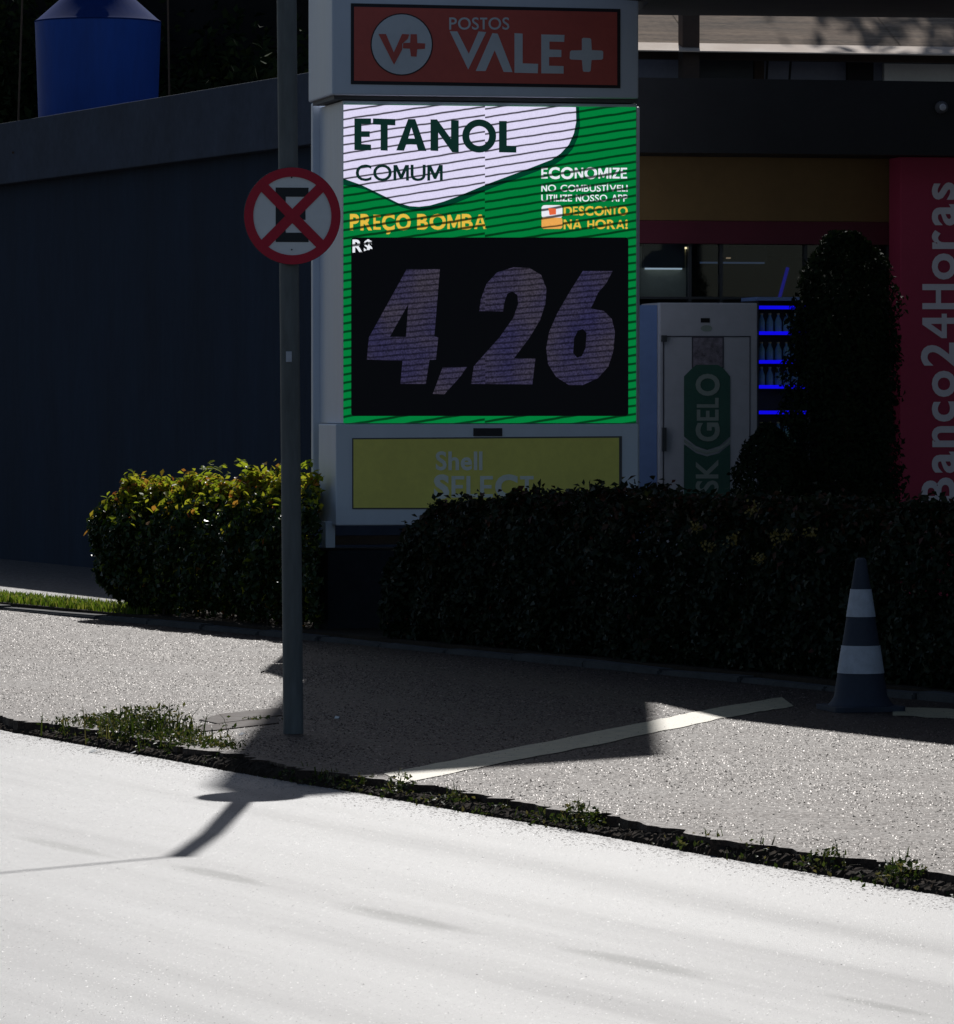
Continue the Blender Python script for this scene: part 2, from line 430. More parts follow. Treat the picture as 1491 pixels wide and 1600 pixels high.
def px_loops(pl, loops, y, crop=None):
    out = []
    for lp in loops:
        if crop: lp = [(crop[0] + p[0] / crop[2], crop[1] + p[1] / crop[2]) for p in lp]
        out.append([pl.hit(p[0], p[1], y) for p in lp])
    return out
GLYPH = {'M': (0.92, [[(0, 0), (0.17, 0), (0.17, 0.62), (0.39, 0.10), (0.53, 0.10), (0.75, 0.62), (0.75, 0), (0.92, 0), (0.92, 1), (0.70, 1), (0.46, 0.42), (0.22, 1), (0, 1)]]),
         '4': (0.72, [[(0.42, 0), (0.60, 0), (0.60, 0.24), (0.72, 0.24), (0.72, 0.40), (0.60, 0.40), (0.60, 1), (0.40, 1), (0, 0.40), (0, 0.24), (0.42, 0.24)], [(0.42, 0.40), (0.42, 0.74), (0.19, 0.40)]]),
         'A': (0.86, [[(0, 0), (0.19, 0), (0.26, 0.22), (0.60, 0.22), (0.67, 0), (0.86, 0), (0.53, 1), (0.33, 1)], [(0.31, 0.38), (0.55, 0.38), (0.43, 0.76)]]),
         'N': (0.78, [[(0, 0), (0.17, 0), (0.17, 0.66), (0.60, 0), (0.78, 0), (0.78, 1), (0.61, 1), (0.61, 0.34), (0.18, 1), (0, 1)]]),
         'E': (0.58, [[(0, 0), (0.58, 0), (0.58, 0.16), (0.18, 0.16), (0.18, 0.42), (0.52, 0.42), (0.52, 0.58), (0.18, 0.58), (0.18, 0.84), (0.58, 0.84), (0.58, 1), (0, 1)]]),
         'Z': (0.66, [[(0, 0), (0.66, 0), (0.66, 0.16), (0.24, 0.16), (0.66, 0.86), (0.66, 1), (0.02, 1), (0.02, 0.84), (0.42, 0.84), (0, 0.15)]]),
         'T': (0.62, [[(0.22, 0), (0.40, 0), (0.40, 0.84), (0.62, 0.84), (0.62, 1), (0, 1), (0, 0.84), (0.22, 0.84)]]),
         'L': (0.52, [[(0, 0), (0.52, 0), (0.52, 0.16), (0.18, 0.16), (0.18, 1), (0, 1)]]),
         'H': (0.74, [[(0, 0), (0.18, 0), (0.18, 0.42), (0.56, 0.42), (0.56, 0), (0.74, 0), (0.74, 1), (0.56, 1), (0.56, 0.58), (0.18, 0.58), (0.18, 1), (0, 1)]]),
         'I': (0.18, [[(0, 0), (0.18, 0), (0.18, 1), (0, 1)]])}
def font_mesh(body, bold, shear=0.0):
    cu = bpy.data.curves.new('lettering', 'FONT'); cu.body = body; cu.offset = bold; cu.shear = shear
    cu.resolution_u = 4; cu.fill_mode = 'FRONT'
    ob = bpy.data.objects.new('lettering', cu); COL.objects.link(ob)
    dg = bpy.context.evaluated_depsgraph_get(); dg.update()
    me = bpy.data.meshes.new_from_object(ob.evaluated_get(dg))
    co = np.empty(len(me.vertices) * 3); me.vertices.foreach_get('co', co); co = co.reshape(-1, 3)[:, :2]
    fs = [tuple(p.vertices) for p in me.polygons]
    bpy.data.meshes.remove(me); bpy.data.objects.remove(ob); bpy.data.curves.remove(cu)
    return co, fs
def lettering(name, body, pl, rect, y, mat, parent, bold=0.0, shear=0.0, turn=False, gap=0.10):
    """text fitted glyph by glyph into a photo rectangle on a plane; turn = reads upwards"""
    cap = font_mesh('H', 0.0)[0]; ch = cap[:, 1].max() - cap[:, 1].min(); cb_ = cap[:, 1].min()
    V = []; Fs = []; x = 0.0
    for c in body:
        if c in GLYPH:
            w, loops = GLYPH[c]; pts = [p for lp in loops for p in lp]
            tris = tessellate_polygon([[Vector((p[0], p[1], 0)) for p in lp] for lp in loops])
            co = np.array(pts) * np.array([[1.0, 1.0]]); fs = [tuple(t_) for t_ in tris]
        else:
            co, fs = font_mesh(c, bold, shear); co = co.copy(); co[:, 1] = (co[:, 1] - cb_) / ch; co[:, 0] /= ch
            co[:, 0] -= co[:, 0].min(); w = co[:, 0].max()
        b0 = len(V); V += [(p[0] + x, p[1]) for p in co]; Fs += [tuple(i + b0 for i in f) for f in fs]
        x += w + gap
    co = np.array(V); a, b = co.min(0), co.max(0); s = (co - a) / np.maximum(b - a, 1e-6)
    x0, y0, x1, y1 = rect; res = []
    for q in s:
        if turn: px = x1 + (x0 - x1) * q[1]; py = y1 + (y0 - y1) * q[0]
        else: px = x0 + (x1 - x0) * q[0]; py = y1 + (y0 - y1) * q[1]
        u, z = pl.hit(px, py, y); res.append((u, y, z))
    me = bpy.data.meshes.new(name); me.from_pydata(res, [], Fs); me.update()
    bm = bmesh.new(); bm.from_mesh(me)                      # every face towards the street
    bm.faces.ensure_lookup_table()
    for f in bm.faces:
        f.normal_update()
        if f.normal.y > 0: f.normal_flip()
    bm.to_mesh(me); bm.free()
    return link_mesh(name, me, mat, parent)

# ------------------------------------------------------------------ foliage
def leaf_mesh(name, P, N, size, tone, mat, parent=None, aspect=0.5, kind=None, droop=0.25):
    """one folded leaf (two faces) at each point P, facing N"""
    n = len(P); P = np.asarray(P, float); N = np.asarray(N, float)
    N = N / np.maximum(np.linalg.norm(N, axis=1, keepdims=True), 1e-6)
    r = rng.normal(size=(n, 3)); T = r - N * (r * N).sum(1, keepdims=True)
    T /= np.maximum(np.linalg.norm(T, axis=1, keepdims=True), 1e-6); B = np.cross(N, T)
    s = (np.asarray(size) * np.ones(n))[:, None]
    v0 = P - T * s * 0.5; v2 = P + T * s * 0.5 - N * s * droop * 0.5
    v1 = P + B * s * aspect * 0.5 + N * s * 0.10; v3 = P - B * s * aspect * 0.5 + N * s * 0.10
    V = np.stack([v0, v1, v2, v3], 1).reshape(-1, 3)
    idx = (np.arange(n) * 4)[:, None]
    Fc = np.concatenate([idx + np.array([[0, 1, 2]]), idx + np.array([[0, 2, 3]])], 1).reshape(-1)
    return raw_mesh(name, V, Fc, np.repeat(tone, 4), mat, parent, kind)
def raw_mesh(name, V, Fc, tone, mat, parent=None, kind=None):
    me = bpy.data.meshes.new(name); nf = len(Fc) // 3
    me.vertices.add(len(V)); me.vertices.foreach_set('co', V.ravel())
    me.loops.add(len(Fc)); me.loops.foreach_set('vertex_index', Fc.astype(np.int32))
    me.polygons.add(nf); me.polygons.foreach_set('loop_start', np.arange(0, nf * 3, 3, dtype=np.int32))
    me.update(calc_edges=True)
    at = me.attributes.new('tone', 'FLOAT', 'POINT'); at.data.foreach_set('value', np.asarray(tone, np.float32))
    o = link_mesh(name, me, mat, parent)
    if kind: o['kind'] = kind
    return o
def blades(name, P, height, mat, parent=None, width=0.006, lean=0.35, kind=None, tone=None):
    n = len(P); P = np.asarray(P, float)
    h = (np.asarray(height) * np.ones(n) * rng.uniform(0.5, 1.15, n))[:, None]
    a = rng.uniform(0, 2 * np.pi, n); d = np.stack([np.cos(a), np.sin(a), np.zeros(n)], 1)
    side = np.stack([-np.sin(a), np.cos(a), np.zeros(n)], 1); up = np.array([[0, 0, 1.0]])
    ln = rng.uniform(0.05, lean * 2, n)[:, None]
    w = width * rng.uniform(0.6, 1.3, n)[:, None]
    V = np.stack([P - side * w, P + side * w, P + up * h * 0.6 + d * h * ln * 0.35 + side * w * 0.8,
                  P + up * h * 0.6 + d * h * ln * 0.35 - side * w * 0.8, P + up * h * (1 - 0.3 * ln) + d * h * ln], 1).reshape(-1, 3)
    idx = (np.arange(n) * 5)[:, None]
    Fc = np.concatenate([idx + np.array([[0, 1, 2]]), idx + np.array([[0, 2, 3]]), idx + np.array([[3, 2, 4]])], 1).reshape(-1)
    if tone is None: tone = rng.uniform(0, 1, n)
    return raw_mesh(name, V, Fc, np.repeat(tone, 5), mat, parent, kind)

# ================================================================== THE SETTING
KA, KB = Vector((-2.62, 28.1, 0)), Vector((1.745, 18.7, 0))       # road edge of the pavement
RD = (KB - KA).normalized(); RN = Vector((-RD.y, RD.x, 0))         # along the road / away from the road
if RN.y < 0: RN = -RN
BA, BB = Vector((-3.92, 42.0, 0)), Vector((2.72, 29.2, 0))         # front of the planting bed
BD = (BB - BA).normalized(); BN = Vector((-BD.y, BD.x, 0))
if BN.y < 0: BN = -BN
ZR = -0.065
def sheet(name, pts, z, mat, kind='structure'):
    o = MB().add([(p[0], p[1], z) for p in pts], [tuple(range(len(pts)))]).build(name, mat)
    if o.data.polygons[0].normal.z < 0: o.data.flip_normals()
    tag(o, kind=kind); return o
gnd = sheet('ground', [(-700, -300), (700, -300), (700, 900), (-700, 900)], -0.30, M['ground'])
a, b = KA - RD * 60, KB + RD * 60
road = sheet('road', [a + RN * 0.4, b + RN * 0.4, b - RN * 9.0, a - RN * 9.0], ZR, M['road'])
# the pavement behind the road edge: a slab whose broken edge wanders
def wander(p0, p1, n, amp, seed):
    r = random.Random(seed); pts = []
    ph = [r.uniform(0, 6.28) for _ in range(4)]
    for i in range(n + 1):
        p = p0.lerp(p1, i / n); s = (p - p0).length
        off = amp * (0.5 * math.sin(s * 1.3 + ph[0]) + 0.35 * math.sin(s * 3.1 + ph[1]) + 0.3 * math.sin(s * 7.7 + ph[2]) + 0.5 * r.uniform(-1, 1))
        pts.append((p, off))
    return pts
edge = [p + RN * (o) for p, o in wander(KA - RD * 8, KB + RD * 8, 420, 0.085, 3)]
edge = [KA - RD * 60] + edge + [KB + RD * 60]
back = [BB + BD * 60 + BN * 0.02, BA - BD * 60 + BN * 0.02]
mb = MB(); n = len(edge)
vs = [(p.x, p.y, 0) for p in edge] + [(p.x, p.y, -0.25) for p in edge] + [(p.x, p.y, 0) for p in back]
mb.add(vs, [tuple(range(n)) + (2 * n, 2 * n + 1)] + [(i, n + i, n + i + 1, i + 1) for i in range(n - 1)])
pav = mb.build('pavement', M['pave']); tag(pav, kind='structure')
if pav.data.polygons[0].normal.z < 0: pav.data.flip_normals()
# pavement on the camera's side of the road
o = MB().prism([(p.x, p.y) for p in (a - RN * 9.0, b - RN * 9.0, b - RN * 30, a - RN * 30)], -0.25, 0.03).build('near_pavement', M['pave']); tag(o, kind='structure')
# forecourt behind the bed
fc = sheet('forecourt', [BA - BD * 60 + BN * 0.60, BB + BD * 60 + BN * 0.60, BB + BD * 60 + BN * 90, BA - BD * 60 + BN * 90], 0.0, M['forecourt'])
# planting bed
bed = MB().prism([(p.x, p.y) for p in (BA - BD * 14 + BN * 0.14, BB + BD * 9 + BN * 0.14, BB + BD * 9 + BN * 1.0, BA + BD * 1.7 + BN * 1.0, BA + BD * 1.55 + BN * 0.62, BA - BD * 14 + BN * 0.62)], -0.2, 0.05).build('planting_bed', M['earth']); tag(bed, kind='structure')
# bed kerb: stones one by one
kroot = empty('bed_kerb', BA); tag(kroot, kind='structure')
kang = math.atan2(BD.y, BD.x)
kst = bmesh.new(); bmesh.ops.create_cube(kst, size=1.0)
bmesh.ops.scale(kst, vec=(0.985, 0.13, 0.32), verts=kst.verts)
bmesh.ops.bevel(kst, geom=kst.edges[:], offset=0.012, segments=2, affect='EDGES')
kme = bpy.data.meshes.new('kerb_stone'); kst.to_mesh(kme); kst.free(); kme.materials.append(M['kerb'])
for i in range(-4, 22):
    o = bpy.data.objects.new('kerb_stone', kme); COL.objects.link(o); o.parent = kroot
    p = BD * (i + 0.5) + BN * (0.07 + random.uniform(-0.012, 0.012))
    o.location = (p.x, p.y, -0.125 + random.uniform(-0.012, 0.012)); o.rotation_euler = (random.uniform(-.02, .02), random.uniform(-.012, .012), kang + random.uniform(-.012, .012))
# painted line across the drive, worn
def ground_poly(name, pts, z, mat, parent):
    q = [gp(x, y, z) for x, y in pts]
    o = MB().add([(p.x, p.y, z) for p in q], [tuple(range(len(q)))]).build(name, mat, parent)
    if o.data.polygons[0].normal.z < 0: o.data.flip_normals()
    return o
def rough_line(up_, lo_, n=40, amp=1.0):
    def samp(ps, k):
        t = k * (len(ps) - 1); i = min(int(t), len(ps) - 2); f = t - i
        return (ps[i][0] + (ps[i + 1][0] - ps[i][0]) * f, ps[i][1] + (ps[i + 1][1] - ps[i][1]) * f)
    A = [samp(up_, k / n) for k in range(n + 1)]; B = [samp(lo_, k / n) for k in range(n + 1)]
    A = [(x, y + random.uniform(-amp, amp) * 0.6) for x, y in A]; B = [(x, y + random.uniform(-amp, amp)) for x, y in B]
    return A + B[::-1]
ground_poly('painted_line', rough_line([(600, 1209), (806, 1168), (1014, 1127), (1106, 1108), (1222, 1089)], [(632, 1222), (822, 1185), (1016, 1146), (1133, 1121), (1240, 1103)]), 0.004, M['line'], pav)
ground_poly('painted_line', rough_line([(1395, 1104), (1600, 1112)], [(1395, 1118), (1600, 1127)], 12), 0.004, M['line'], pav)
# broken concrete patches beside the pole
for pts in ([(345, 1117), (438, 1107), (440, 1119), (340, 1132), (312, 1126)], [(262, 1140), (330, 1134), (432, 1121), (436, 1131), (330, 1143), (290, 1146)]):
    q = [gp(x, y) for x, y in pts]
    MB().prism([(p.x, p.y) for p in q], -0.05, 0.007).build('concrete_slab', M['slab'], pav, bevel=0.004)
# earth and grit in the gutter
def lump_strip(name, p0, p1, off, wid, hgt, mat, n=300, m=6, seed=1, z0=ZR):
    r = random.Random(seed); vs = []; fs = []
    for i in range(n + 1):
        p = p0.lerp(p1, i / n); s = i * (p1 - p0).length / n
        k = 0.55 + 0.45 * math.sin(s * 1.9 + seed) * math.sin(s * 0.73 + 2 * seed)
        for j in range(m + 1):
            w = j / m; prof = math.sin(w * math.pi) ** 0.7 if 0 < j < m else 0
            q = p + RN * (off + (w - 0.5) * wid * (0.7 + 0.5 * k) + r.uniform(-.012, .012)) + RD * r.uniform(-.003, .003)
            vs.append((q.x, q.y, z0 - 0.02 + prof * hgt * (0.5 + k) * r.uniform(0.6, 1.3) + (0.02 if 0 < j < m else 0)))
    for i in range(n):
        for j in range(m):
            a_ = i * (m + 1) + j; fs.append((a_, a_ + 1, a_ + m + 2, a_ + m + 1))
    return MB().add(vs, fs).build(name, mat, None, smooth=True)
o = lump_strip('gutter_earth', KA - RD * 6, KB + RD * 6, -0.03, 0.15, 0.032, M['earth'], 2600, 9, 5)
tag(o, 'dark crumbling earth along the broken road edge', 'earth', kind='stuff')
# loose grit
npb = 9000
s_ = rng.uniform(-5, 15.5, npb); w_ = -0.10 - np.abs(rng.normal(0, 0.13, npb))
Pg = np.array([list(KA)]) + s_[:, None] * np.array([list(RD)]) + w_[:, None] * np.array([list(RN)])
sz = rng.uniform(0.002, 0.008, npb)
tet = np.array([[1, 0, 0], [-.5, .87, 0], [-.5, -.87, 0], [0.1, 0, .45]])
ang = rng.uniform(0, 6.28, npb); ca, sa = np.cos(ang), np.sin(ang)
V = tet[None] * sz[:, None, None]
V = np.stack([V[..., 0] * ca[:, None] - V[..., 1] * sa[:, None], V[..., 0] * sa[:, None] + V[..., 1] * ca[:, None], V[..., 2]], -1)
V[..., 0] += Pg[:, :1]; V[..., 1] += Pg[:, 1:2]; V[..., 2] += ZR
idx = (np.arange(npb) * 4)[:, None]
Fc = np.concatenate([idx + np.array([[0, 1, 3]]), idx + np.array([[1, 2, 3]]), idx + np.array([[2, 0, 3]])], 1).reshape(-1)
o = raw_mesh('gutter_grit', V.reshape(-1, 3), Fc, np.zeros(npb * 4), M['gravel'], kind='stuff')
tag(o, 'pale loose grit scattered along the edge of the road', 'grit')

# stones standing proud of the pavement and road surface: real relief, far too many to count
def grains(name, n, along, across, size, zz, base, mat, label, hgt=0.5, limit=None):
    sa_ = rng.uniform(*along, n); wa = rng.uniform(*across, n)
    P = np.array([list(KA)]) + sa_[:, None] * np.array([list(RD)]) + wa[:, None] * np.array([list(RN)])
    if limit is not None:
        P = P[limit(P)]; n = len(P)
    sz = rng.uniform(*size, n); m = 5; k = np.arange(m) * 2 * np.pi / m
    th = k[None] + rng.uniform(0, 6.28, n)[:, None]; rr = sz[:, None] * rng.uniform(0.7, 1.2, (n, m))
    V = np.zeros((n, m + 1, 3)); V[:, :m, 0] = P[:, :1] + rr * np.cos(th); V[:, :m, 1] = P[:, 1:2] + rr * np.sin(th); V[:, :m, 2] = zz - 0.001
    V[:, m, 0] = P[:, 0] + rng.normal(0, 0.3, n) * sz; V[:, m, 1] = P[:, 1] + rng.normal(0, 0.3, n) * sz; V[:, m, 2] = zz + sz * hgt * rng.uniform(0.4, 1.3, n)
    idx = (np.arange(n) * (m + 1))[:, None]
    Fc = np.concatenate([idx + np.array([[i, (i + 1) % m, m]]) for i in range(m)], 1).reshape(-1)
    o = raw_mesh(name, V.reshape(-1, 3), Fc, np.repeat(rng.uniform(0, 1, n), m + 1), mat, kind='stuff')
    tag(o, label, 'grit'); return o
def grain_mat(name, stops, rough, spec, tint=(1, 1, 1, 1), dr=-0.15):
    t = NT(name); t.p.inputs['Specular Tint'].default_value = tint; at = t.node('ShaderNodeAttribute', attribute_name='tone')
    t.link(t.ramp(at.outputs['Fac'], stops), t.p.inputs['Base Color'])
    t.link(t.math('MULTIPLY_ADD', at.outputs['Fac'], dr, rough), t.p.inputs['Roughness']); t.p.inputs['Specular IOR Level'].default_value = spec
    return t.m
def wornness(P):                                          # grains are worn away or sanded over in drifts along the pavement
    a_ = P[:, 0] * RD.x + P[:, 1] * RD.y; b_ = P[:, 0] * RN.x + P[:, 1] * RN.y
    f = np.sin(b_ * 4.1 + 0.6 * np.sin(a_ * 0.9)) + 0.7 * np.sin(b_ * 9.3 + a_ * 0.5 + 1.7) + 0.6 * np.sin(a_ * 1.7 + b_ * 1.1)
    return np.clip(0.72 + 0.30 * f, 0.18, 1.0)
W_PAV = abs((BA - KA).dot(RN))
grains('pavement_aggregate', 330000, (-15.0, 15.0), (0.06, 7.5), (0.004, 0.011), 0.0, KA, grain_mat('aggregate', [(0.0, (0.014, 0.010, 0.008)), (0.7, (0.066, 0.047, 0.037)), (1.0, (0.18, 0.135, 0.11))], 0.70, 0.40, (1.0, 0.91, 0.82, 1), -0.25), 'coarse exposed stone grains all over the pavement', 0.52,
       lambda P: ((P[:, 0] - BA.x) * BN.x + (P[:, 1] - BA.y) * BN.y < -0.02) & (np.abs(P[:, 0]) < P[:, 1] * 0.098 + 0.5) & (rng.uniform(0, 1, len(P)) < wornness(P)))
grains('road_aggregate', 150000, (-1.0, 16.0), (-5.2, -0.1), (0.003, 0.007), ZR, KA, grain_mat('road_stone', [(0.0, (0.040, 0.040, 0.040)), (1.0, (0.12, 0.12, 0.12))], 0.60, 0.62), 'fine pale stone grains all over the worn road', 0.21)

# bank added behind the low building, steep and high so its face stays unlit
def WY(x): return 55.3 - (x + 5.15) * 2.416            # line of the dark wall
xs = np.linspace(-40, 60, 110); rows = [(5.2, -0.3), (5.6, 3.5), (6.6, 7.0), (7.8, 9.3), (9.2, 10.8), (14, 11.5), (60, 14)]
mbk = MB(); vs = []; fs = []
for i, x in enumerate(xs):
    base = max(WY(x), 56.0) if x > -6.2 else WY(x)
    for j, (dy, z) in enumerate(rows):
        vs.append((x + random.uniform(-.2, .2), base + dy + random.uniform(-.25, .25), z + (random.uniform(-.35, .35) if j else 0)))
for i in range(len(xs) - 1):
    for j in range(len(rows) - 1):
        k = i * len(rows) + j; fs.append((k, k + len(rows), k + len(rows) + 1, k + 1))
o = mbk.add(vs, fs).build('hillside', M['hill'], smooth=True); tag(o, kind='structure')

# ================================================================== LOW DARK BUILDING, LEFT
wang = math.atan2(-2.416, 1.0)
wd = Vector((math.cos(wang), math.sin(wang), 0))
w0 = Vector((-1.30, WY(-1.30), 0))                       # right-hand end, behind the price sign
sb = empty('side_building', w0, wang, 'low slate-blue building with a pale fascia band under the water tank', 'building')
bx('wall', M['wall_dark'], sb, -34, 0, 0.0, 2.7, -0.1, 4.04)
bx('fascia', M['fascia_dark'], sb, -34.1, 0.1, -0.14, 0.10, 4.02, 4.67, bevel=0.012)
bx('roof', M['dark_concrete'], sb, -34, 0, 0.102, 2.7, 4.042, 4.33)
# blue water tank
tY = 55.6; tc = pd(153.5, 200, tY)
tk = empty('water_tank', (tc.x, tY, 4.33), 0, 'blue plastic water tank with a tapering lid on the flat roof', 'water tank')
rt = 98.5 * tY / F
ztop = pd(153, 36, tY).z - 4.33
prof = [(rt * 0.90, 0.0), (rt * 0.925, 0.05)]
prof += [(rt * 0.995, ztop - 0.04), (rt * 1.0, ztop)]
MB().lathe(prof, 48).build('barrel', M['tank'], tk, smooth=True)
lid = MB().lathe([(rt * 1.005, ztop + 0.002), (rt * 1.005, ztop + 0.015), (rt * 0.95, ztop + 0.04), (rt * 0.52, ztop + 0.30), (rt * 0.47, ztop + 0.34), (rt * 0.20, ztop + 0.36)], 48).build('lid', M['tank_lid'], tk, smooth=True)
MB().lathe([(0.05, 0), (0.05, 0.05)], 12).build('inlet_cap', M['alu'], tk).location = (-rt * 0.93, -0.15, 0.25)
for (xa, ya, xb, yb, nm) in ((36, -30, 27, 200, 'thin rusty bar standing left of the blue water tank'), (262, -30, 266, 165, 'thin rusty bar standing right of the blue water tank')):
    p0 = pd(xb, yb, tY - 1.2); p1 = pd(xa, ya, tY - 1.2); p0.z = 4.33
    pp = empty('steel_bar', (p0.x, p0.y, 4.33), 0, nm, 'bar', 'bars beside the water tank')
    MB().tube([(0, 0, 0), (p1 - Vector((p0.x, p0.y, 4.33))) * 0.5, p1 - Vector((p0.x, p0.y, 4.33))], 0.011, 8).build('rod', M['rust'], pp)
    MB().box(-0.05, 0.05, -0.05, 0.05, 0, 0.02).build('foot_plate', M['rust'], pp)

# trees on the bank
def tree(name, loc, h, crown_r, nleaf, label, leaf=0.16, trunk=0.14, cz=0.68, flat=0.75):
    t = empty(name, loc, 0, label, 'tree', 'trees on the dark bank')
    r = random.Random(int(loc[0] * 31 + loc[1] * 7)); mb = MB()
    mb.tube([(0, 0, -0.4), (0.05, 0, h * 0.25), (-0.06, 0.05, h * 0.5), (0, 0, h * 0.8)], [trunk, trunk * 0.8, trunk * 0.6, trunk * 0.25], 9)
    C = []
    for k in range(9):
        a = r.uniform(0, 6.28); z = h * r.uniform(0.35, 0.8); L = crown_r * r.uniform(0.5, 0.95)
        e = Vector((math.cos(a) * L, math.sin(a) * L, z + L * 0.4)); 
        mb.tube([(0, 0, z - 0.2), (e.x * 0.5, e.y * 0.5, z + L * 0.25), e], [trunk * 0.4, trunk * 0.25, 0.02], 6); C.append(e)
    mb.build('trunk', M['bark'], t, smooth=True)
    C += [Vector((r.gauss(0, crown_r * 0.45), r.gauss(0, crown_r * 0.45), h * cz + r.gauss(0, crown_r * flat * 0.45))) for _ in range(18)]
    c = np.array([list(q) for q in C])[rng.integers(0, len(C), nleaf)]
    P = c + rng.normal(0, crown_r * 0.19, (nleaf, 3)); Nn = rng.normal(size=(nleaf, 3)) + np.array([[0, 0, 0.6]])
    P[:, 2] = np.maximum(P[:, 2], 0.15)
    leaf_mesh('crown', P, Nn, rng.uniform(0.6, 1.2, nleaf) * leaf, rng.uniform(0, 1, nleaf), M['tree_leaf'], t, kind='stuff')
    return t
for (px, Y, z, h, cr, nl, lb) in ((-60, 64.5, 3.0, 5.0, 1.9, 5000, 'dark leafy tree at the left edge above the fascia'),
                              (40, 62.8, 2.2, 4.6, 1.5, 4500, 'dark tree behind the left side of the water tank'),
                              (150, 61.6, 1.6, 5.2, 1.6, 4500, 'dark tree directly behind the water tank'),
                              (290, 60.6, 1.0, 5.0, 1.6, 5000, 'dark tree just right of the water tank'),
                              (400, 60.2, 0.8, 5.4, 1.7, 5000, 'dark tree behind the sign pole')):
    p = pd(px, 620, Y); tree('bank_tree', (p.x, Y, z), h, cr, nl, lb)
# tall thin tree whose leaves dapple the neighbour's roof
tree('tall_tree', (5.2, 61.0, 5.0), 9.5, 2.9, 2600, 'tall thin-leaved tree rising behind the sheet roof', 0.30, 0.16, 0.75, 0.5)

# ================================================================== NEIGHBOUR'S HOUSE, TOP RIGHT
NH = Plane(pd(1000, 90, 50.0) * 1, R(12)); NH.o.z = 0
nh = empty('neighbour_house', NH.o, R(12), 'house with a dapple-coloured sloping sheet roof and pale eave board', 'house')
def NHx(px, py=90, y=0.0): return NH.hit(px, py, y)
u0, u1 = NHx(960)[0], NHx(1900)[0]
ze0, ze1 = NHx(1000, 85)[1], NHx(1000, 73)[1]
sl = 0.42
seams = [960, 1075, 1238, 1400, 1560, 1720, 1900]
for i in range(len(seams) - 1):
    ua, ub = NHx(seams[i])[0], NHx(seams[i + 1])[0]
    mb = MB(); k = 24; vs = []; fs = []
    for j in range(k + 1):
        uu = ua + (ub - ua + 0.03) * j / k; wv = 0.003 * math.sin(j / k * 2 * math.pi * 8)
        for q in range(5):
            yy = -0.20 + q * 1.1; vs.append((uu, yy, ze1 + 0.02 + (yy + 0.20) * sl + wv + 0.004 * (i % 2) + 0.0))
    for j in range(k):
        for q in range(4): e = j * 5 + q; fs.append((e, e + 5, e + 6, e + 1))
    mb.add(vs, fs).build('roof_sheet', M['roof'], nh, smooth=True)
ev = -0.62
MB().add([(u0, ev, ze0), (u1, ev, ze0), (u1, -0.19, ze1 + 0.03), (u0, -0.19, ze1 + 0.03), (u0, ev, ze0 - 0.012), (u1, ev, ze0 - 0.012), (u1, -0.19, ze1 + 0.01), (u0, -0.19, ze1 + 0.01)],
         [(0, 1, 2, 3), (4, 7, 6, 5), (0, 4, 5, 1), (2, 6, 7, 3), (0, 3, 7, 4), (1, 5, 6, 2)]).build('eave_flashing', M['eave'], nh)
bx('gutter_lip', M['brown_post'], nh, u0, u1, -0.145, -0.02, ze0 - 0.05, ze0 + 0.03)
bx('wall', M['grey_wall'], nh, u0, u1, 0.6, 4.2, -0.1, ze1 + 0.18)
for (xa, xb, mt, nm) in ((1095, 1178, 'alu', 'window'), (1180, 1195, 'brown_post', 'window_post'), (1326, 1366, 'black', 'doorway'), (1383, 1500, 'white_wall', 'white_panel')):
    bx(nm, M[mt], nh, NHx(xa, 110, 0.5)[0], NHx(xb, 110, 0.5)[0], 0.52, 0.597, 3.2, ze0 + (0.10 if nm != 'white_panel' else -0.02))
for px in (1076,):
    uu = NHx(px, 80, -0.35)[0]
    MB().box(uu - 0.085, uu + 0.085, -0.45, -0.28, -0.1, ze1 + 0.9).build('post', M['brown_post'], nh)
MB().tube([(NHx(1238, 100, 0.2)[0], 0.3, 3.3), (NHx(1238, 100, 0.2)[0] - 0.02, 0.3, 4.6), (NHx(1236, 90, 0.2)[0], 0.2, ze0)], 0.012, 6).build('cable', M['black'], nh)
MB().tube([(NHx(1203, 100, 0.2)[0], 0.3, 3.3), (NHx(1203, 100, 0.2)[0] - 0.02, 0.3, 4.7), (NHx(1200, 90, 0.2)[0], 0.2, ze0)], 0.012, 6).build('cable', M['black'], nh)

# ================================================================== SHOP
S = Plane(pd(1000, 620, 40.6), R(12)); S.o.z = 0
shop = empty('convenience_store', S.o, R(12), 'dark convenience store with black fascia over amber and red bands', 'store')
def SU(px, py=400, y=0.0): return S.hit(px, py, y)[0]
def SZ(px, py, y=0.0): return S.hit(px, py, y)[1]
ul, ur = SU(880), SU(2100)
FL = 0.16                                                            # shop floor
zb0, zb1 = SZ(1000, 238, -0.55), SZ(1000, 121, -0.55)
bx('floor_slab', M['forecourt'], shop, ul, ur, -0.9, 5.0, -0.05, FL)
bx('fascia', M['store_black'], shop, ul, ur, -0.55, 0.3, zb0, zb1)
za0, za1 = SZ(1000, 344), SZ(1000, 236)
bx('amber_band', M['store_amber'], shop, ul, ur, 0.0, 0.25, za0, zb0 - 0.003)
zr0 = SZ(1000, 380)
bx('red_band', M['store_red'], shop, ul, ur, -0.012, 0.25, zr0, za0 - 0.003)
bx('roof', M['store_black'], shop, ul, ur, 0.302, 5.0, zb0 + 0.25, zb0 + 0.4)
bx('back_wall', M['inner'], shop, ul, ur, 4.6, 4.8, FL, zb0 + 0.24)
bx('side_wall', M['wall_dark'], shop, ul, ul + 0.15, 0.252, 4.59, FL, zb0 + 0.24)
bx('side_wall', M['wall_dark'], shop, ur - 0.15, ur, 0.252, 4.59, FL, zb0 + 0.24)
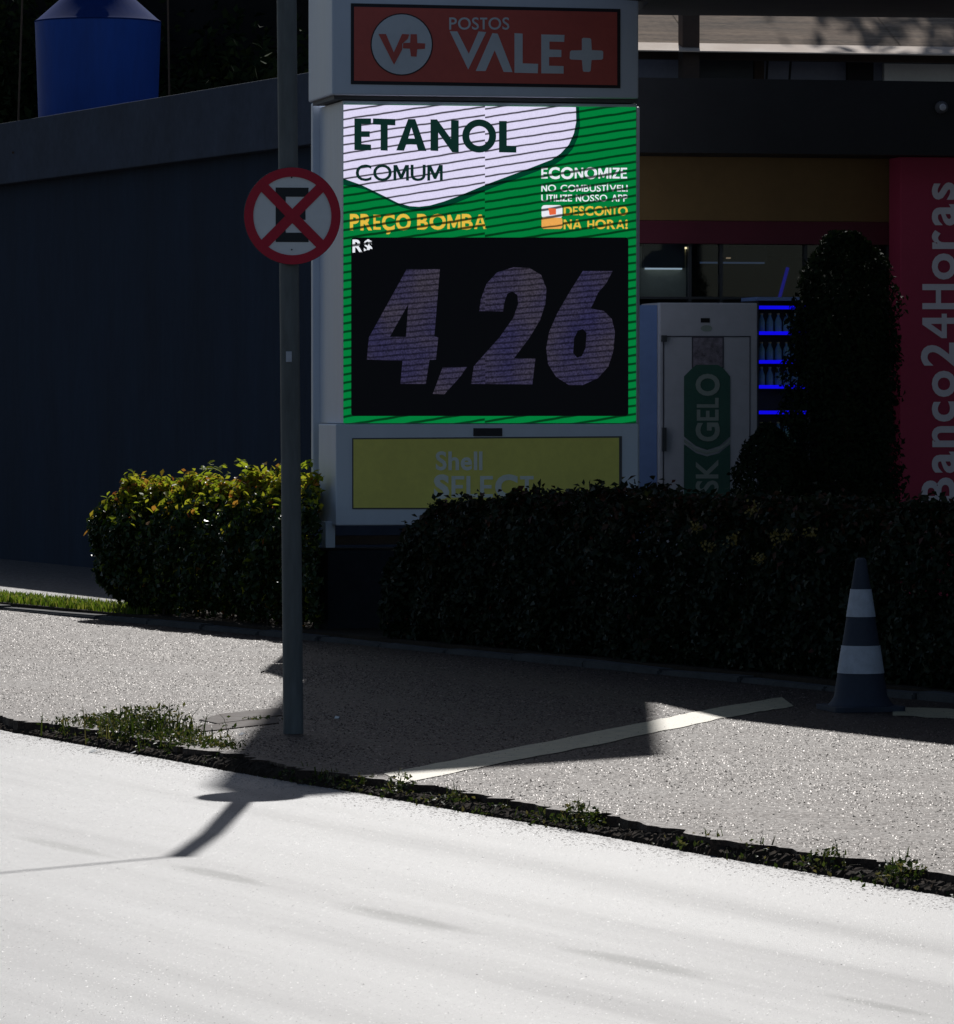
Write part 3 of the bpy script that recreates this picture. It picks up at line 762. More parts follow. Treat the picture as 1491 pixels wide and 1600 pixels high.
bx('ceiling', M['inner'], shop, ul + 0.16, ur - 0.16, 0.26, 4.58, zr0 + 0.03, zr0 + 0.06)
wf = []
for px in (990, 1081, 1130, 1262, 1392):
    bx('mullion', M['alu'], shop, SU(px) - 0.012, SU(px) + 0.012, 0.05, 0.12, FL, zr0 - 0.003)
zt = SZ(1000, 463)
bx('transom', M['alu'], shop, SU(990) + 0.014, SU(1392) - 0.014, 0.052, 0.115, zt - 0.02, zt)
gm = glass('shop_glass')
for a_, b_ in ((990, 1081), (1081, 1130), (1130, 1262), (1262, 1392)):
    bx('pane', gm, shop, SU(a_) + 0.013, SU(b_) - 0.013, 0.08, 0.086, zt + 0.002, zr0 - 0.004)
bx('blind', M['beige'], shop, SU(992), SU(1079, 400), 0.14, 0.15, SZ(1000, 466), zr0 - 0.02)
# warm lamps, and glowing tubes added for reflection lines in the glass
def shoplamp(name, x0, x1, y, depth, mat, th, label):
    u_, v_ = S.hit(x0, y, depth), S.hit(x1, y, depth)
    o = empty(name, S.o + S.u * u_[0] + S.n * depth + Vector((0, 0, u_[1])), R(12), label, 'lamp')
    bx('tube', mat, o, 0, v_[0] - u_[0], 0, 0.03, -th, 0)
    bx('fitting', M['alu'], o, -0.02, v_[0] - u_[0] + 0.02, -0.005, 0.05, 0.001, max(0.02, zr0 + 0.03 - u_[1] - 0.002))
shoplamp('reflection_tube', 1009, 1066, 418.5, 0.10, M['tube_glow'], 0.012, 'short pale reflection tube behind the shop window beside the price sign')
shoplamp('reflection_tube', 1095, 1195, 409, 1.6, emit('dim_reflection_line', (0.028, 0.042, 0.07), 1.0), 0.014, 'long dim bluish reflection tube deeper inside the shop')
shoplamp('spot_lamp', 1068, 1079, 386, 0.11, M['warm_glow'], 0.014, 'tiny warm lamp at the top of the shop window, right one of two')
shoplamp('spot_lamp', 1058, 1064, 387, 0.11, M['warm_glow'], 0.012, 'tiny warm lamp at the top of the shop window, left one of two')
shoplamp('spot_lamp', 1136, 1142, 402, 1.2, emit('faint_spot', (0.25, 0.17, 0.10), 1.0), 0.012, 'faint small spot lamp deeper inside the shop')
# wall lamp on the fascia
u_ = S.hit(1471, 168, -0.56)
o = empty('wall_lamp', S.o + S.u * u_[0] + S.n * (-0.551) + Vector((0, 0, u_[1])), R(12), 'small round lamp fixed to the black fascia at right', 'lamp')
c = MB().lathe([(0.05, 0), (0.05, 0.03), (0.035, 0.05)], 20).build('housing', M['lens'], o, smooth=True); c.rotation_euler = (R(90), 0, 0)
c = MB().lathe([(0.028, 0.0505), (0.02, 0.06)], 16).build('lens', M['cone_band'], o, smooth=True); c.rotation_euler = (R(90), 0, 0)

# bank panel with upright lettering
bo = S.o + S.u * SU(1404, 500, -0.3)
bk = empty('bank_sign', bo, R(12), 'tall crimson panel with white upright lettering at the right edge', 'sign')
BP = Plane(bo, R(12))
ubr = BP.hit(1570, 500, -0.35)[0]
bx('board', M['bank_red'], bk, 0, ubr, -0.35, -0.03, FL, zb0 - 0.004, bevel=0.008)
bx('base', M['alu'], bk, 0.03, ubr - 0.03, -0.32, -0.05, FL - 0.02, FL - 0.001)
lettering('lettering', 'Banco24Horas', BP, (1439, 285, 1494, 786), -0.356, M['bank_letter'], bk, bold=0.022, turn=True, gap=0.13)

# ice freezer
fz_y = -0.62
FZ = Plane(S.o + S.u * SU(1030, 470, fz_y), R(12))
fz = empty('ice_freezer', FZ.o + FZ.n * 0 + Vector((0, 0, FL)), R(12), 'tall white ice freezer with a green upright label by the shop', 'freezer')
FZ.o.z = FL
fu1 = FZ.hit(1184, 470, fz_y)[0]; fzt = FZ.hit(1100, 473, fz_y)[1]
bx('cabinet', M['freezer'], fz, 0, fu1, fz_y, -0.02, 0.06, fzt, bevel=0.015)
bx('plinth', M['freezer_line'], fz, 0.02, fu1 - 0.02, fz_y + 0.04, -0.03, 0, 0.058)
us = FZ.hit(999, 470, fz_y + 0.05)[0]
bx('side_panel', M['freezer_side'], fz, us, -0.004, fz_y + 0.05, -0.03, 0.02, fzt - 0.02)
def fr(nm, mt, x0, y0, x1, y1, t=0.004, d=0.0):
    p, q = FZ.hit(x0, y1, fz_y - d), FZ.hit(x1, y0, fz_y - d)
    return bx(nm, M[mt], fz, p[0], q[0], fz_y - d - t, fz_y - d - 0.001, p[1], q[1])
fr('door_seam', 'freezer_line', 1035.5, 525, 1037.5, 860)
fr('door_seam', 'freezer_line', 1037.6, 525, 1173, 526.4)
fr('door_seam', 'freezer_line', 1171, 527, 1172.5, 860)
fr('door_handle', 'alu', 1034, 668, 1040, 705, 0.035)
fr('door_lock', 'alu', 1033, 524, 1041, 534, 0.03)
fr('display', 'black', 1095, 497, 1109, 504)
fr('picture', 'ice_photo', 1083, 528, 1129, 573)
fr('picture_frame', 'freezer_line', 1081, 526, 1131, 575, 0.003)
ov = [(1104 + 9 * math.cos(k * .3927), 513 + 5 * math.sin(k * .3927)) for k in range(16)]
flat_poly('badge', px_loops(FZ, [ov], fz_y - 0.004), fz_y - 0.004, M['freezer_letter'], fz)
gl = [(1082, 575), (1088, 570), (1122, 570), (1130, 575), (1141, 588), (1141, 682), (1124, 697), (1105, 703), (1088, 697), (1069, 682), (1069, 588)]
flat_poly('label', px_loops(FZ, [gl], fz_y - 0.006), fz_y - 0.006, M['freezer_green'], fz)
gl2 = [(1069, 694), (1088, 708), (1105, 713), (1124, 708), (1141, 694), (1141, 880), (1069, 880)]
flat_poly('label', px_loops(FZ, [gl2], fz_y - 0.006), fz_y - 0.006, M['freezer_green'], fz)
gl3 = [(1069, 686), (1088, 700), (1105, 705), (1124, 700), (1141, 686), (1141, 691), (1124, 705), (1105, 710), (1088, 705), (1069, 691)]
flat_poly('chevron', px_loops(FZ, [gl3], fz_y - 0.007), fz_y - 0.007, M['freezer_letter'], fz)
lettering('lettering', 'GELO', FZ, (1087, 584, 1125, 690), fz_y - 0.010, M['freezer_letter'], fz, bold=0.03, turn=True)
lettering('lettering', 'ASK', FZ, (1087, 718, 1123, 800), fz_y - 0.010, M['freezer_letter'], fz, bold=0.02, turn=True)

# drinks cooler with blue shelf lights
ck_y = -0.50
CK = Plane(S.o + S.u * SU(1186, 470, ck_y), R(12)); CK.o.z = FL
ck = empty('drinks_cooler', CK.o, R(12), 'open drinks cooler with blue-lit shelves beside the ice freezer', 'cooler')
cu1 = CK.hit(1262, 500, ck_y)[0]
shelf_y = [480, 520, 565, 604, 644, 690, 740]
czt = CK.hit(1200, 470, ck_y)[1]
bx('back', M['alu'], ck, 0.0, cu1, -0.14, -0.03, 0.0, czt)
bx('side', M['alu'], ck, -0.02, -0.002, ck_y, -0.03, 0.0, czt)
bx('side', M['alu'], ck, cu1 + 0.002, cu1 + 0.02, ck_y, -0.03, 0.0, czt)
bx('top', M['freezer_side'], ck, -0.02, cu1 + 0.02, ck_y, -0.03, czt + 0.002, czt + 0.03)
rightpx = [1222, 1243, 1227, 1218, 1232, 1240, 1240]
nth = ['topmost', 'second', 'third', 'fourth', 'fifth', 'sixth', 'lowest']
bme = None
for i, sy in enumerate(shelf_y):
    z = CK.hit(1200, sy, ck_y)[1]
    sh = bx('shelf', M['alu'], ck, 0.002, cu1 - 0.002, ck_y + 0.012, -0.142, z - 0.01, z)
    if i < 5:
        e = CK.hit(rightpx[i], sy, ck_y)[0]
        bx('light_strip', M['blue_glow'], sh, 0.004, cu1 - 0.01, ck_y - 0.004, ck_y + 0.01, z - 0.016, z + 0.012)
# bottles, each its own thing
def bottle_mesh(h):
    mb = MB().lathe([(0.026, 0), (0.029, 0.01), (0.029, h * 0.55), (0.024, h * 0.66), (0.011, h * 0.84), (0.011, h * 0.93)], 12)
    o = mb.build('body', M['bottle'], None, smooth=True); me = o.data; bpy.data.objects.remove(o)
    o = MB().lathe([(0.013, h * 0.93), (0.013, h)], 10).build('cap', M['bottle_cap'], None); mc = o.data; bpy.data.objects.remove(o)
    return me, mc
bm_a, bm_c = bottle_mesh(0.155)
for i in (1, 2, 3, 5):
    z = CK.hit(1200, shelf_y[i], ck_y)[1]
    for k in range(5):
        uu = 0.04 + k * 0.068
        t = empty('bottle', CK.o + CK.u * uu + CK.n * (ck_y + 0.07) + Vector((0, 0, z)), random.uniform(0, 6), 'small clear green bottle on the %s blue-lit cooler shelf' % nth[i], 'bottle', 'bottles on the %s cooler shelf' % nth[i])
        link_mesh('body', bm_a, None, t); link_mesh('cap', bm_c, None, t)
# thin slanting light strip on the cooler's end
p0, p1 = S.hit(1218, 466, 0.15), S.hit(1231, 418, 0.15)
o = empty('light_bar', S.o + S.u * p0[0] + S.n * 0.15 + Vector((0, 0, p0[1])), R(12), 'slanting blue light bar above the drinks cooler', 'lamp')
MB().tube([(0, 0, 0), (p1[0] - p0[0], 0, p1[1] - p0[1])], 0.014, 8).build('tube', emit('dim_blue', (0.003, 0.002, 0.16), 1.0), o)
MB().box(-0.02, 0.02, -0.02, 0.25, -0.07, -0.0).build('bracket', M['alu'], o)

# shrubs before the shop
def shrub(name, px, Y, ztop, prof, nleaf, label, leaf=0.05):
    p = pd(px, 620, Y)
    t = empty(name, (p.x, Y, 0.0), 0, label, 'shrub')
    zs = rng.uniform(0, 1, nleaf); rr = np.interp(zs, [q[0] for q in prof], [q[1] for q in prof])
    a = rng.uniform(0, 2 * np.pi, nleaf)
    lump = 1 + 0.12 * np.sin(a * 3 + zs * 9) + 0.08 * np.sin(a * 7 - zs * 21) + 0.05 * np.sin(zs * 55 + a)
    k = 1 - np.abs(rng.normal(0, 0.16, nleaf)); k = np.clip(k, 0.05, 1.0) + rng.normal(0, 0.03, nleaf)
    rad = rr * lump * k
    P = np.stack([rad * np.cos(a), rad * np.sin(a), zs * ztop], 1)
    Nn = np.stack([np.cos(a), np.sin(a), 0.5 + 0 * a], 1) + rng.normal(0, 0.6, (nleaf, 3))
    leaf_mesh('foliage', P, Nn, rng.uniform(0.6, 1.3, nleaf) * leaf, rng.uniform(0, 1, nleaf), M['shrub_leaf'], t, kind='stuff')
    mb = MB().tube([(0, 0, -0.05), (0.01, 0, ztop * 0.5), (0, 0, ztop * 0.9)], [0.035, 0.03, 0.008], 8)
    for q in range(14):
        z = ztop * (0.15 + 0.055 * q); aa = q * 2.4; r0 = float(np.interp(z / ztop, [w[0] for w in prof], [w[1] for w in prof])) * 0.8
        mb.tube([(0, 0, z), (math.cos(aa) * r0, math.sin(aa) * r0, z + 0.1)], [0.012, 0.004], 5)
    mb.build('stem', M['bark'], t)
    return t
shrub('column_shrub', 1318, 38.2, 2.98, [(0, 0.36), (0.3, 0.42), (0.55, 0.42), (0.8, 0.40), (0.93, 0.30), (1.0, 0.10)], 22000, 'tall dark column-shaped shrub beside the crimson panel')
shrub('round_shrub', 1200, 37.6, 1.55, [(0, 0.10), (0.4, 0.14), (0.55, 0.24), (0.75, 0.27), (0.9, 0.19), (1.0, 0.04)], 7000, 'small round dark shrub before the green freezer label')

# ================================================================== STATION CANOPY
cv = empty('station_canopy', (6.2, 33.5, 0.0), 0, 'dark overhanging station canopy along the top right edge', 'canopy')
co = Vector((6.2, 33.5))
cpoly = [(0.72, 35.90), (1.12, 35.62), (1.47, 34.05), (1.50 + 0.431 * 9, 34.05 - 0.902 * 9), (14, 27), (14, 40.2), (1.14, 38.55), (1.225, 37.95), (1.245, 37.3), (0.78, 36.8)]  # left-hand lobe shaped to close the sun gap beside the price sign
cp = [(x - co.x, y - co.y) for x, y in cpoly]
MB().prism(cp, 4.62, 5.20).build('roof_slab', M['canopy'], cv)
for (x, y) in ((6.2, 31.5), (10.5, 36.5)):
    MB().prism([(x - co.x + 0.2 * math.cos(k * math.pi / 8), y - co.y + 0.2 * math.sin(k * math.pi / 8)) for k in range(16)], -0.05, 4.618).build('column', M['store_black'], cv)

# ================================================================== PRICE TOTEM
TYAW = R(12)
T = Plane(pd(745, 620, 37.6), TYAW); T.o.z = 0
tt = empty('price_totem', T.o, TYAW, 'tall white fuel price sign with a lit green ETANOL screen', 'sign')
def TU(px, py=400, y=0.0): return T.hit(px, py, y)[0]
def TZ(px, py, y=0.0): return T.hit(px, py, y)[1]
def tb(name, mat, x0, y0, x1, y1, front, back, parent=tt, bevel=0.006):
    """box whose front face (at local y = front) fills a photo rectangle"""
    p, q = T.hit(x0, (y0 + y1) / 2, front), T.hit(x1, (y0 + y1) / 2, front)
    za, zb = T.hit((x0 + x1) / 2, y1, front)[1], T.hit((x0 + x1) / 2, y0, front)[1]
    return bx(name, M[mat], parent, p[0], q[0], front, back, za, zb, bevel)
# pedestal and legs
tb('pedestal', 'dark_concrete', 512, 858, 990, 1010, 0.18, 0.80, bevel=0.02).data
MB().box(TU(512, 900, .18), TU(990, 900, .18), 0.181, 0.799, -0.05, 0.10).build('footing', M['dark_concrete'], tt)
tb('leg', 'white_metal', 509, 815, 524, 856, 0.12, 0.30)
tb('leg', 'white_metal', 975, 815, 990, 856, 0.12, 0.30)
tb('rail', 'slab', 524.5, 836, 974, 850, 0.16, 0.26)
# back frame, a little wider on the left
zu0 = TZ(745, -13, -0.08); zt1 = TZ(745, 152); ztop2 = TZ(745, -14)
MB().box(TU(489, 400, 0.95), TU(1000, 400, 0.95) , 0.95, 1.03, TZ(489, 815, 0.95), zt1).build('back_frame', M['white_metal'], tt, bevel=0.01)
# lower box
lo = tb('lower_cabinet', 'white_metal', 525, 662.5, 998, 820, -0.05, 0.66, bevel=0.01)
# screen cabinet
sc = tb('screen_cabinet', 'white_metal', 536, 160, 995.5, 661.5, 0.0, 0.948, bevel=0.004)
# top box
tp = tb('top_cabinet', 'white_metal', 519, -14, 998, 151, -0.08, 0.90, bevel=0.012)
tb('seam_strip', 'grey_edge', 522, 151.5, 996, 158, -0.02, 0.85, bevel=0.0)
# unseen upper part of the sign, narrowed and slanted to shape its shadow
zu = TZ(745, -14.5, -0.08)
uL, uR = TU(500, 0, 0.0), TU(998, 0, 0.0)
mb = MB()
uL, uR = -0.78, uR - 0.01
prof = [(uL, zu), (uR, zu), (uR, 10.75), (uL, 12.0)]
vs = [(x, -0.02, z) for x, z in prof] + [(x, 0.90, z) for x, z in prof]
mb.add(vs, [(0, 1, 2, 3), (4, 7, 6, 5), (0, 4, 5, 1), (1, 5, 6, 2), (2, 6, 7, 3), (3, 7, 4, 0)])
mb.build('unseen_upper_cabinet', M['white_metal'], tt, bevel=0.01)

# red name panel
C6 = (540, 0, 3.3886)
ty = -0.085
flat_poly('panel_frame', px_loops(T, [[(548.5, 5), (969.5, 14), (969.5, 138), (548.5, 131.5)]], ty), ty, M['panel_frame'], tp)
flat_poly('red_panel', px_loops(T, [[(553.5, 10.5), (964.5, 19), (964.5, 133), (553.5, 126)]], ty - 0.004), ty - 0.004, M['red_panel'], tp)
def circ(cx, cy, r, n=40, rx=None): return [(cx + (rx or r) * math.cos(2 * math.pi * k / n), cy + r * math.sin(2 * math.pi * k / n)) for k in range(n)]
flat_poly('roundel_rim', px_loops(T, [circ(298, 235, 165)], ty - 0.008, C6), ty - 0.008, M['panel_frame'], tp)
flat_poly('roundel', px_loops(T, [circ(298, 235, 159)], ty - 0.012, C6), ty - 0.012, M['letter_white'], tp)
V1 = [(175, 180), (214, 180), (256, 278), (300, 180), (338, 182), (330, 205), (300, 232), (300, 262), (257, 342)]
P1 = [(345, 181), (378, 181), (380, 228), (422, 230), (420, 258), (380, 260), (376, 300), (347, 298), (342, 258), (304, 255), (306, 228), (343, 226)]
many_flat('emblem', [px_loops(T, [V1], ty - 0.016, C6), px_loops(T, [P1], ty - 0.016, C6)], ty - 0.016, M['red_panel'], tp)
VALE = [[(552, 165), (592, 166), (653, 285), (705, 166), (745, 170), (650, 368)],
        [(690, 376), (778, 175), (806, 178), (885, 382), (838, 381), (790, 266), (742, 376)],
        [(895, 175), (938, 178), (938, 335), (1020, 338), (1018, 388), (895, 385)],
        [(1037, 182), (1160, 185), (1158, 222), (1080, 220), (1080, 262), (1143, 264), (1143, 302), (1078, 302), (1078, 348), (1155, 350), (1155, 390), (1037, 388)],
        [(1252, 205), (1260, 200), (1294, 202), (1301, 208), (1304, 265), (1358, 268), (1365, 274), (1364, 310), (1357, 316), (1303, 318), (1298, 376), (1290, 381), (1262, 380), (1257, 374), (1252, 318), (1194, 315), (1187, 309), (1189, 274), (1196, 267), (1252, 266)]]
many_flat('name_lettering', [px_loops(T, [p], ty - 0.008, C6) for p in VALE], ty - 0.008, M['letter_white'], tp)
lettering('small_lettering', 'POSTOS', T, (702, 27, 796, 46.5), ty - 0.008, M['letter_white'], tp, bold=0.012)

# lit screen
sy = -0.006
flat_poly('screen_ground', px_loops(T, [[(537, 163), (994, 167.5), (994, 661), (537, 661)]], sy), sy, M['led_green'], sc)
wsh = [(537, 163.5), (900, 167.3), (900.5, 190), (897, 208), (889, 226), (876, 240), (862, 249.5), (830, 262), (763, 287), (715, 307), (693, 315), (672, 321), (655, 323), (640, 322), (622, 317), (596, 304), (565, 289), (537, 279)]
shd = [(537, 163.2)] + [(x + 6, y + (7 if i > 0 else 0)) for i, (x, y) in enumerate(wsh[1:])][0:] 
shd[-1] = (537, 289); shd[1] = (905, 167.4)
flat_poly('shape_shadow', px_loops(T, [shd], sy - 0.003), sy - 0.003, M['led_deep'], sc)
flat_poly('white_shape', px_loops(T, [wsh], sy - 0.006), sy - 0.006, M['led_white'], sc)
ly = sy - 0.009
E_ = [(554, 185), (580, 185), (580, 194), (565, 194), (565, 205), (578, 205), (578, 214), (565, 214), (565, 225), (580, 226), (580, 235), (554, 234.5)]
T_ = [(583, 185), (618, 186), (618, 196), (606, 195.5), (606, 235.5), (595, 235), (595, 195), (583, 194.5)]
A_ = [[(638, 186), (649, 186), (666.5, 236), (654, 235.8), (651, 226), (635, 225.5), (631.5, 235.5), (619.5, 235)], [(643, 199), (648.5, 216.5), (638, 216.3)]]
N_ = [(673, 186.5), (683, 186.5), (705, 217), (705, 187.5), (717, 188), (717, 238), (707, 238), (685, 207), (685, 236), (673, 235.5)]
O_ = [circ(749, 212.5, 26, 36, 26.5), circ(749, 212.5, 15.5, 36, 15.5)]
L_ = [(780, 189), (792, 189), (792, 227.5), (807, 228), (807, 238.5), (780, 238)]
many_flat('headline', [px_loops(T, q, ly) for q in ([E_], [T_], A_, [N_], O_, [L_])], ly, M['led_dark'], sc)
lettering('subheadline', 'COMUM', T, (556, 257, 692, 283), ly, M['led_dark'], sc, bold=0.012)
lettering('price_caption', 'PREÇO', T, (547, 334, 642, 366), ly, M['led_yellow'], sc, bold=0.035)
lettering('price_caption', 'BOMBA', T, (652, 334, 760, 359), ly, M['led_yellow'], sc, bold=0.030)
lettering('small_print', 'ECONOMIZE', T, (846, 261, 980, 280), ly, M['led_text'], sc, bold=0.035)
lettering('small_print', 'NO', T, (846, 288.5, 869, 299.5), ly, M['led_text'], sc, bold=0.012)
lettering('small_print', 'COMBUSTÍVEL!', T, (876, 286, 981, 299.5), ly, M['led_text'], sc, bold=0.012)
for wd_, xa, xb in (('UTILIZE', 846, 894), ('NOSSO', 900, 949), ('APP', 956, 981)):
    lettering('small_print', wd_, T, (xa, 304, xb, 315), ly, M['led_text'], sc, bold=0.012)
lettering('small_print', 'DESCONTO', T, (881, 322, 981, 337), ly, M['led_yellow'], sc, bold=0.035)
lettering('small_print', 'NA', T, (881, 343, 909, 358), ly, M['led_yellow'], sc, bold=0.035)
lettering('small_print', 'HORA!', T, (918, 343, 981, 358), ly, M['led_yellow'], sc, bold=0.03)
def rrect(x0, y0, x1, y1, r, n=5):
    out = []
    for cx, cy, a0 in ((x1 - r, y0 + r, -90), (x1 - r, y1 - r, 0), (x0 + r, y1 - r, 90), (x0 + r, y0 + r, 180)):
        for k in range(n + 1):
            q = R(a0 + 90 * k / n); out.append((cx + r * math.cos(q), cy + r * math.sin(q)))
    return out
flat_poly('app_icon', px_loops(T, [rrect(846.5, 320.5, 879, 341, 5)], ly), ly, M['led_text'], sc)
flat_poly('app_icon', px_loops(T, [rrect(846.5, 340, 879, 357.5, 4)], ly - 0.002), ly - 0.002, M['led_orange'], sc)
flat_poly('app_icon_mark', px_loops(T, [[(857, 325), (869, 326), (869, 335), (859, 336)]], ly - 0.003), ly - 0.003, M['led_red'], sc)
flat_poly('price_window', px_loops(T, [rrect(549, 371, 982, 650, 5)], ly), ly, M['led_off'], sc)
C3 = (480, 330, 2.7611)
D4 = [[(430, 250), (573, 250), (549, 540), (566, 545), (556, 640), (528, 642), (512, 745), (403, 745), (412, 645), (258, 640), (267, 545)], [(437, 400), (427, 542), (357, 542)]]
DC = [[(585, 674), (690, 672), (660, 715), (592, 790), (543, 788)]]
D2 = [[(743, 431), (750, 380), (775, 312), (820, 264), (890, 242), (960, 245), (1010, 275), (1033, 335), (1028, 400), (1005, 470), (960, 545), (893, 634), (985, 636), (972, 747), (708, 745), (720, 668), (830, 545), (890, 460), (911, 400), (908, 362), (886, 346), (864, 356), (852, 390), (846, 432)]]
D6 = [[(1190, 258), (1318, 258), (1290, 312), (1255, 352), (1234, 400), (1222, 420), (1280, 430), (1315, 465), (1328, 520), (1322, 600), (1300, 670), (1255, 720), (1190, 750), (1130, 750), (1075, 715), (1040, 660), (1032, 590), (1045, 520), (1080, 440), (1135, 345)],
      [(1190, 508), (1206, 525), (1202, 590), (1186, 625), (1165, 632), (1148, 612), (1152, 548), (1168, 515)]]
many_flat('price_digits', [px_loops(T, d, ly - 0.003, C3) for d in (D4, DC, D2, D6)], ly - 0.003, M['led_digit'], sc)
lettering('currency_mark', 'R$', T, (551, 374, 582, 398), ly - 0.003, M['led_text'], sc, bold=0.03)

# yellow lower panel
yy_ = -0.056
flat_poly('panel_recess', px_loops(T, [[(550.5, 684.5), (972, 681.5), (972, 795.5), (550.5, 795.5)]], yy_), yy_, M['grey_edge'], lo)
flat_poly('yellow_panel', px_loops(T, [[(552.5, 686.5), (967.5, 684), (967.5, 793.5), (552.5, 793.5)]], yy_ - 0.004), yy_ - 0.004, M['yellow_panel'], lo)
lettering('panel_lettering', 'Shell', T, (681, 705, 754, 735), yy_ - 0.008, M['select_letter'], lo, bold=0.025)
lettering('panel_lettering', 'SELECT', T, (678, 741, 834, 780), yy_ - 0.008, M['select_letter'], lo, bold=0.045)
tb('name_plate', 'panel_frame', 740, 669, 785, 681.5, -0.058, -0.051, lo, bevel=0.0)

# ================================================================== NO-STOPPING SIGN ON ITS POLE
pb = gp(458.5, 1146)
ps = empty('no_stopping_sign', pb, 0, 'round red no-stopping sign on a grey steel pole by the road', 'sign')
ptop = 5.25
tilt = (pd(449, 100, pb.y).x - pb.x) / pd(449, 100, pb.y).z
pr = 0.0515
zsn = pd(457, 337, pb.y).z
pole_pts = [(tilt * z - (0.04 if z > 5 else 0), 0, z) for z in (-0.1, 0.02, 1.2, 2.4, 3.6, 4.4, ptop)]
MB().tube(pole_pts, [pr * 1.02, pr * 1.02, pr, pr * 0.98, pr * 1.0, pr * 1.0, pr * 1.02], 20).build('pole', M['pole'], ps, smooth=True)
MB().lathe([(pr * 1.08, ptop - 0.02), (pr * 1.08, ptop + 0.01), (0.02, ptop + 0.03)], 16, (tilt * ptop - 0.04, 0)).build('pole_cap', M['pole'], ps, smooth=True)
for z in (0.82, 1.95):
    q = pd(458, 552 if z > 1 else 700, pb.y).z
MB().box(tilt * 1.97 - 0.018, tilt * 1.97 + 0.012, -pr - 0.006, -pr + 0.004, 1.93, 1.985).build('sticker', M['cone_band'], ps, bevel=0.002)
SY = -pr - 0.03
SP = Plane(pb, R(8)); 
sg = empty('x', (0, 0, 0)); bpy.data.objects.remove(sg)
sx, sz = SP.hit(456.8, 337.5, SY)
def rot_child(o): o.rotation_euler = (0, 0, R(8)); return o
def disc(r, y, th, mat, nm, parent):
    return flat_poly(nm, [[(sx + r * math.cos(2 * math.pi * k / 64), sz + r * math.sin(2 * math.pi * k / 64)) for k in range(64)]], y, mat, parent, th)
plate = rot_child(disc(0.252, SY, 0.004, M['alu'], 'sign_plate', ps))
disc(0.249, SY - 0.002, 0.0015, M['sign_white'], 'white_face', plate)
k = 1 / 8.283 * pb.y / F
def cp4(x, y): return (sx + (x - 715) * k, sz - (y - 730) * k)
Eb = [(500, 365), (925, 365), (925, 482), (630, 482), (630, 655), (886, 655), (886, 778), (630, 778), (630, 945), (925, 945), (925, 1066), (500, 1066)]
flat_poly('letter_e', [[cp4(*p) for p in Eb]], SY - 0.004, M['sign_black'], plate, 0.0015)
ring_o = [(sx + 0.250 * math.cos(2 * math.pi * j / 64), sz + 0.250 * math.sin(2 * math.pi * j / 64)) for j in range(64)]
ring_i = [(sx + 0.203 * math.cos(2 * math.pi * j / 64), sz + 0.203 * math.sin(2 * math.pi * j / 64)) for j in range(64)]
flat_poly('red_ring', [ring_o, ring_i], SY - 0.008, M['sign_red'], plate, 0.0015)
for nm, s in (('cross_bar', 1), ('cross_bar', -1)):
    d = Vector((1, s)).normalized(); e = Vector((-d.y, d.x)); L, w = 0.212, 0.026
    q = [d * L + e * w, -d * L + e * w, -d * L - e * w, d * L - e * w]
    flat_poly(nm, [[(sx + v.x, sz + v.y) for v in q]], SY - (0.0062 if s > 0 else 0.0068), M['sign_red'], plate, 0.0015)
for y in (233, 1163):
    c = cp4(707, y)
    o = MB().lathe([(0.004, 0), (0.004, 0.004)], 10).build('bolt', M['sign_black'], plate); o.rotation_euler = (R(90), 0, 0); o.location = (c[0], SY - 0.002, c[1])
for dz in (-0.19, 0.19):
    MB().box(tilt * sz - 0.03, tilt * sz + 0.03, SY + 0.005, -pr + 0.004, sz + dz - 0.012, sz + dz + 0.012).build('bracket', M['alu'], ps)
# cable leaving the top of the pole across the road
cdir = Vector((-0.62, -0.76, 0)).normalized()
pts = []
for i in range(30):
    s = i / 29 * 24; pts.append((tilt * ptop - 0.04 + cdir.x * s, cdir.y * s, ptop + 0.0 + 0.0035 * s * (s - 24) + 0.03 * s))
MB().tube(pts, 0.012, 6).build('cable', M['black'], ps, smooth=True)

# ================================================================== TRAFFIC CONE
cb = gp(1345, 1110)
cn = empty('traffic_cone', cb, R(14), 'dark traffic cone with two white bands standing before the hedge', 'cone')
sc_ = cb.y / F
def czz(py): return (1110 - py) * sc_
H = czz(874)
prof_r = lambda z: (0.163 * (1 - z / H) + 0.030 * (z / H))
MB().prism([(x, y) for x, y in rrect(-0.205, -0.205, 0.205, 0.205, 0.04, 3)], 0.0, 0.030).build('base', M['cone_dark'], cn, bevel=0.004)
def seg(nm, za, zb, mat, ex=0.0, cap=False):
    pf = [(prof_r(za) + ex, za), (prof_r(zb) + ex, zb)]
    if cap: pf += [(prof_r(zb) * 0.85, zb + 0.008), (prof_r(zb) * 0.4, zb + 0.012)]
    return MB().lathe(pf, 28).build(nm, M[mat], cn, smooth=True)
MB().lathe([(0.185, 0.031), (0.168, 0.05), (prof_r(0.08) , 0.08), (prof_r(H), H), (prof_r(H) * 0.6, H + 0.01)], 28).build('body', M['cone_dark'], cn, smooth=True)
seg('white_band', czz(1051), czz(1008), 'cone_band', 0.003)
seg('white_band', czz(963), czz(920), 'cone_band', 0.003)

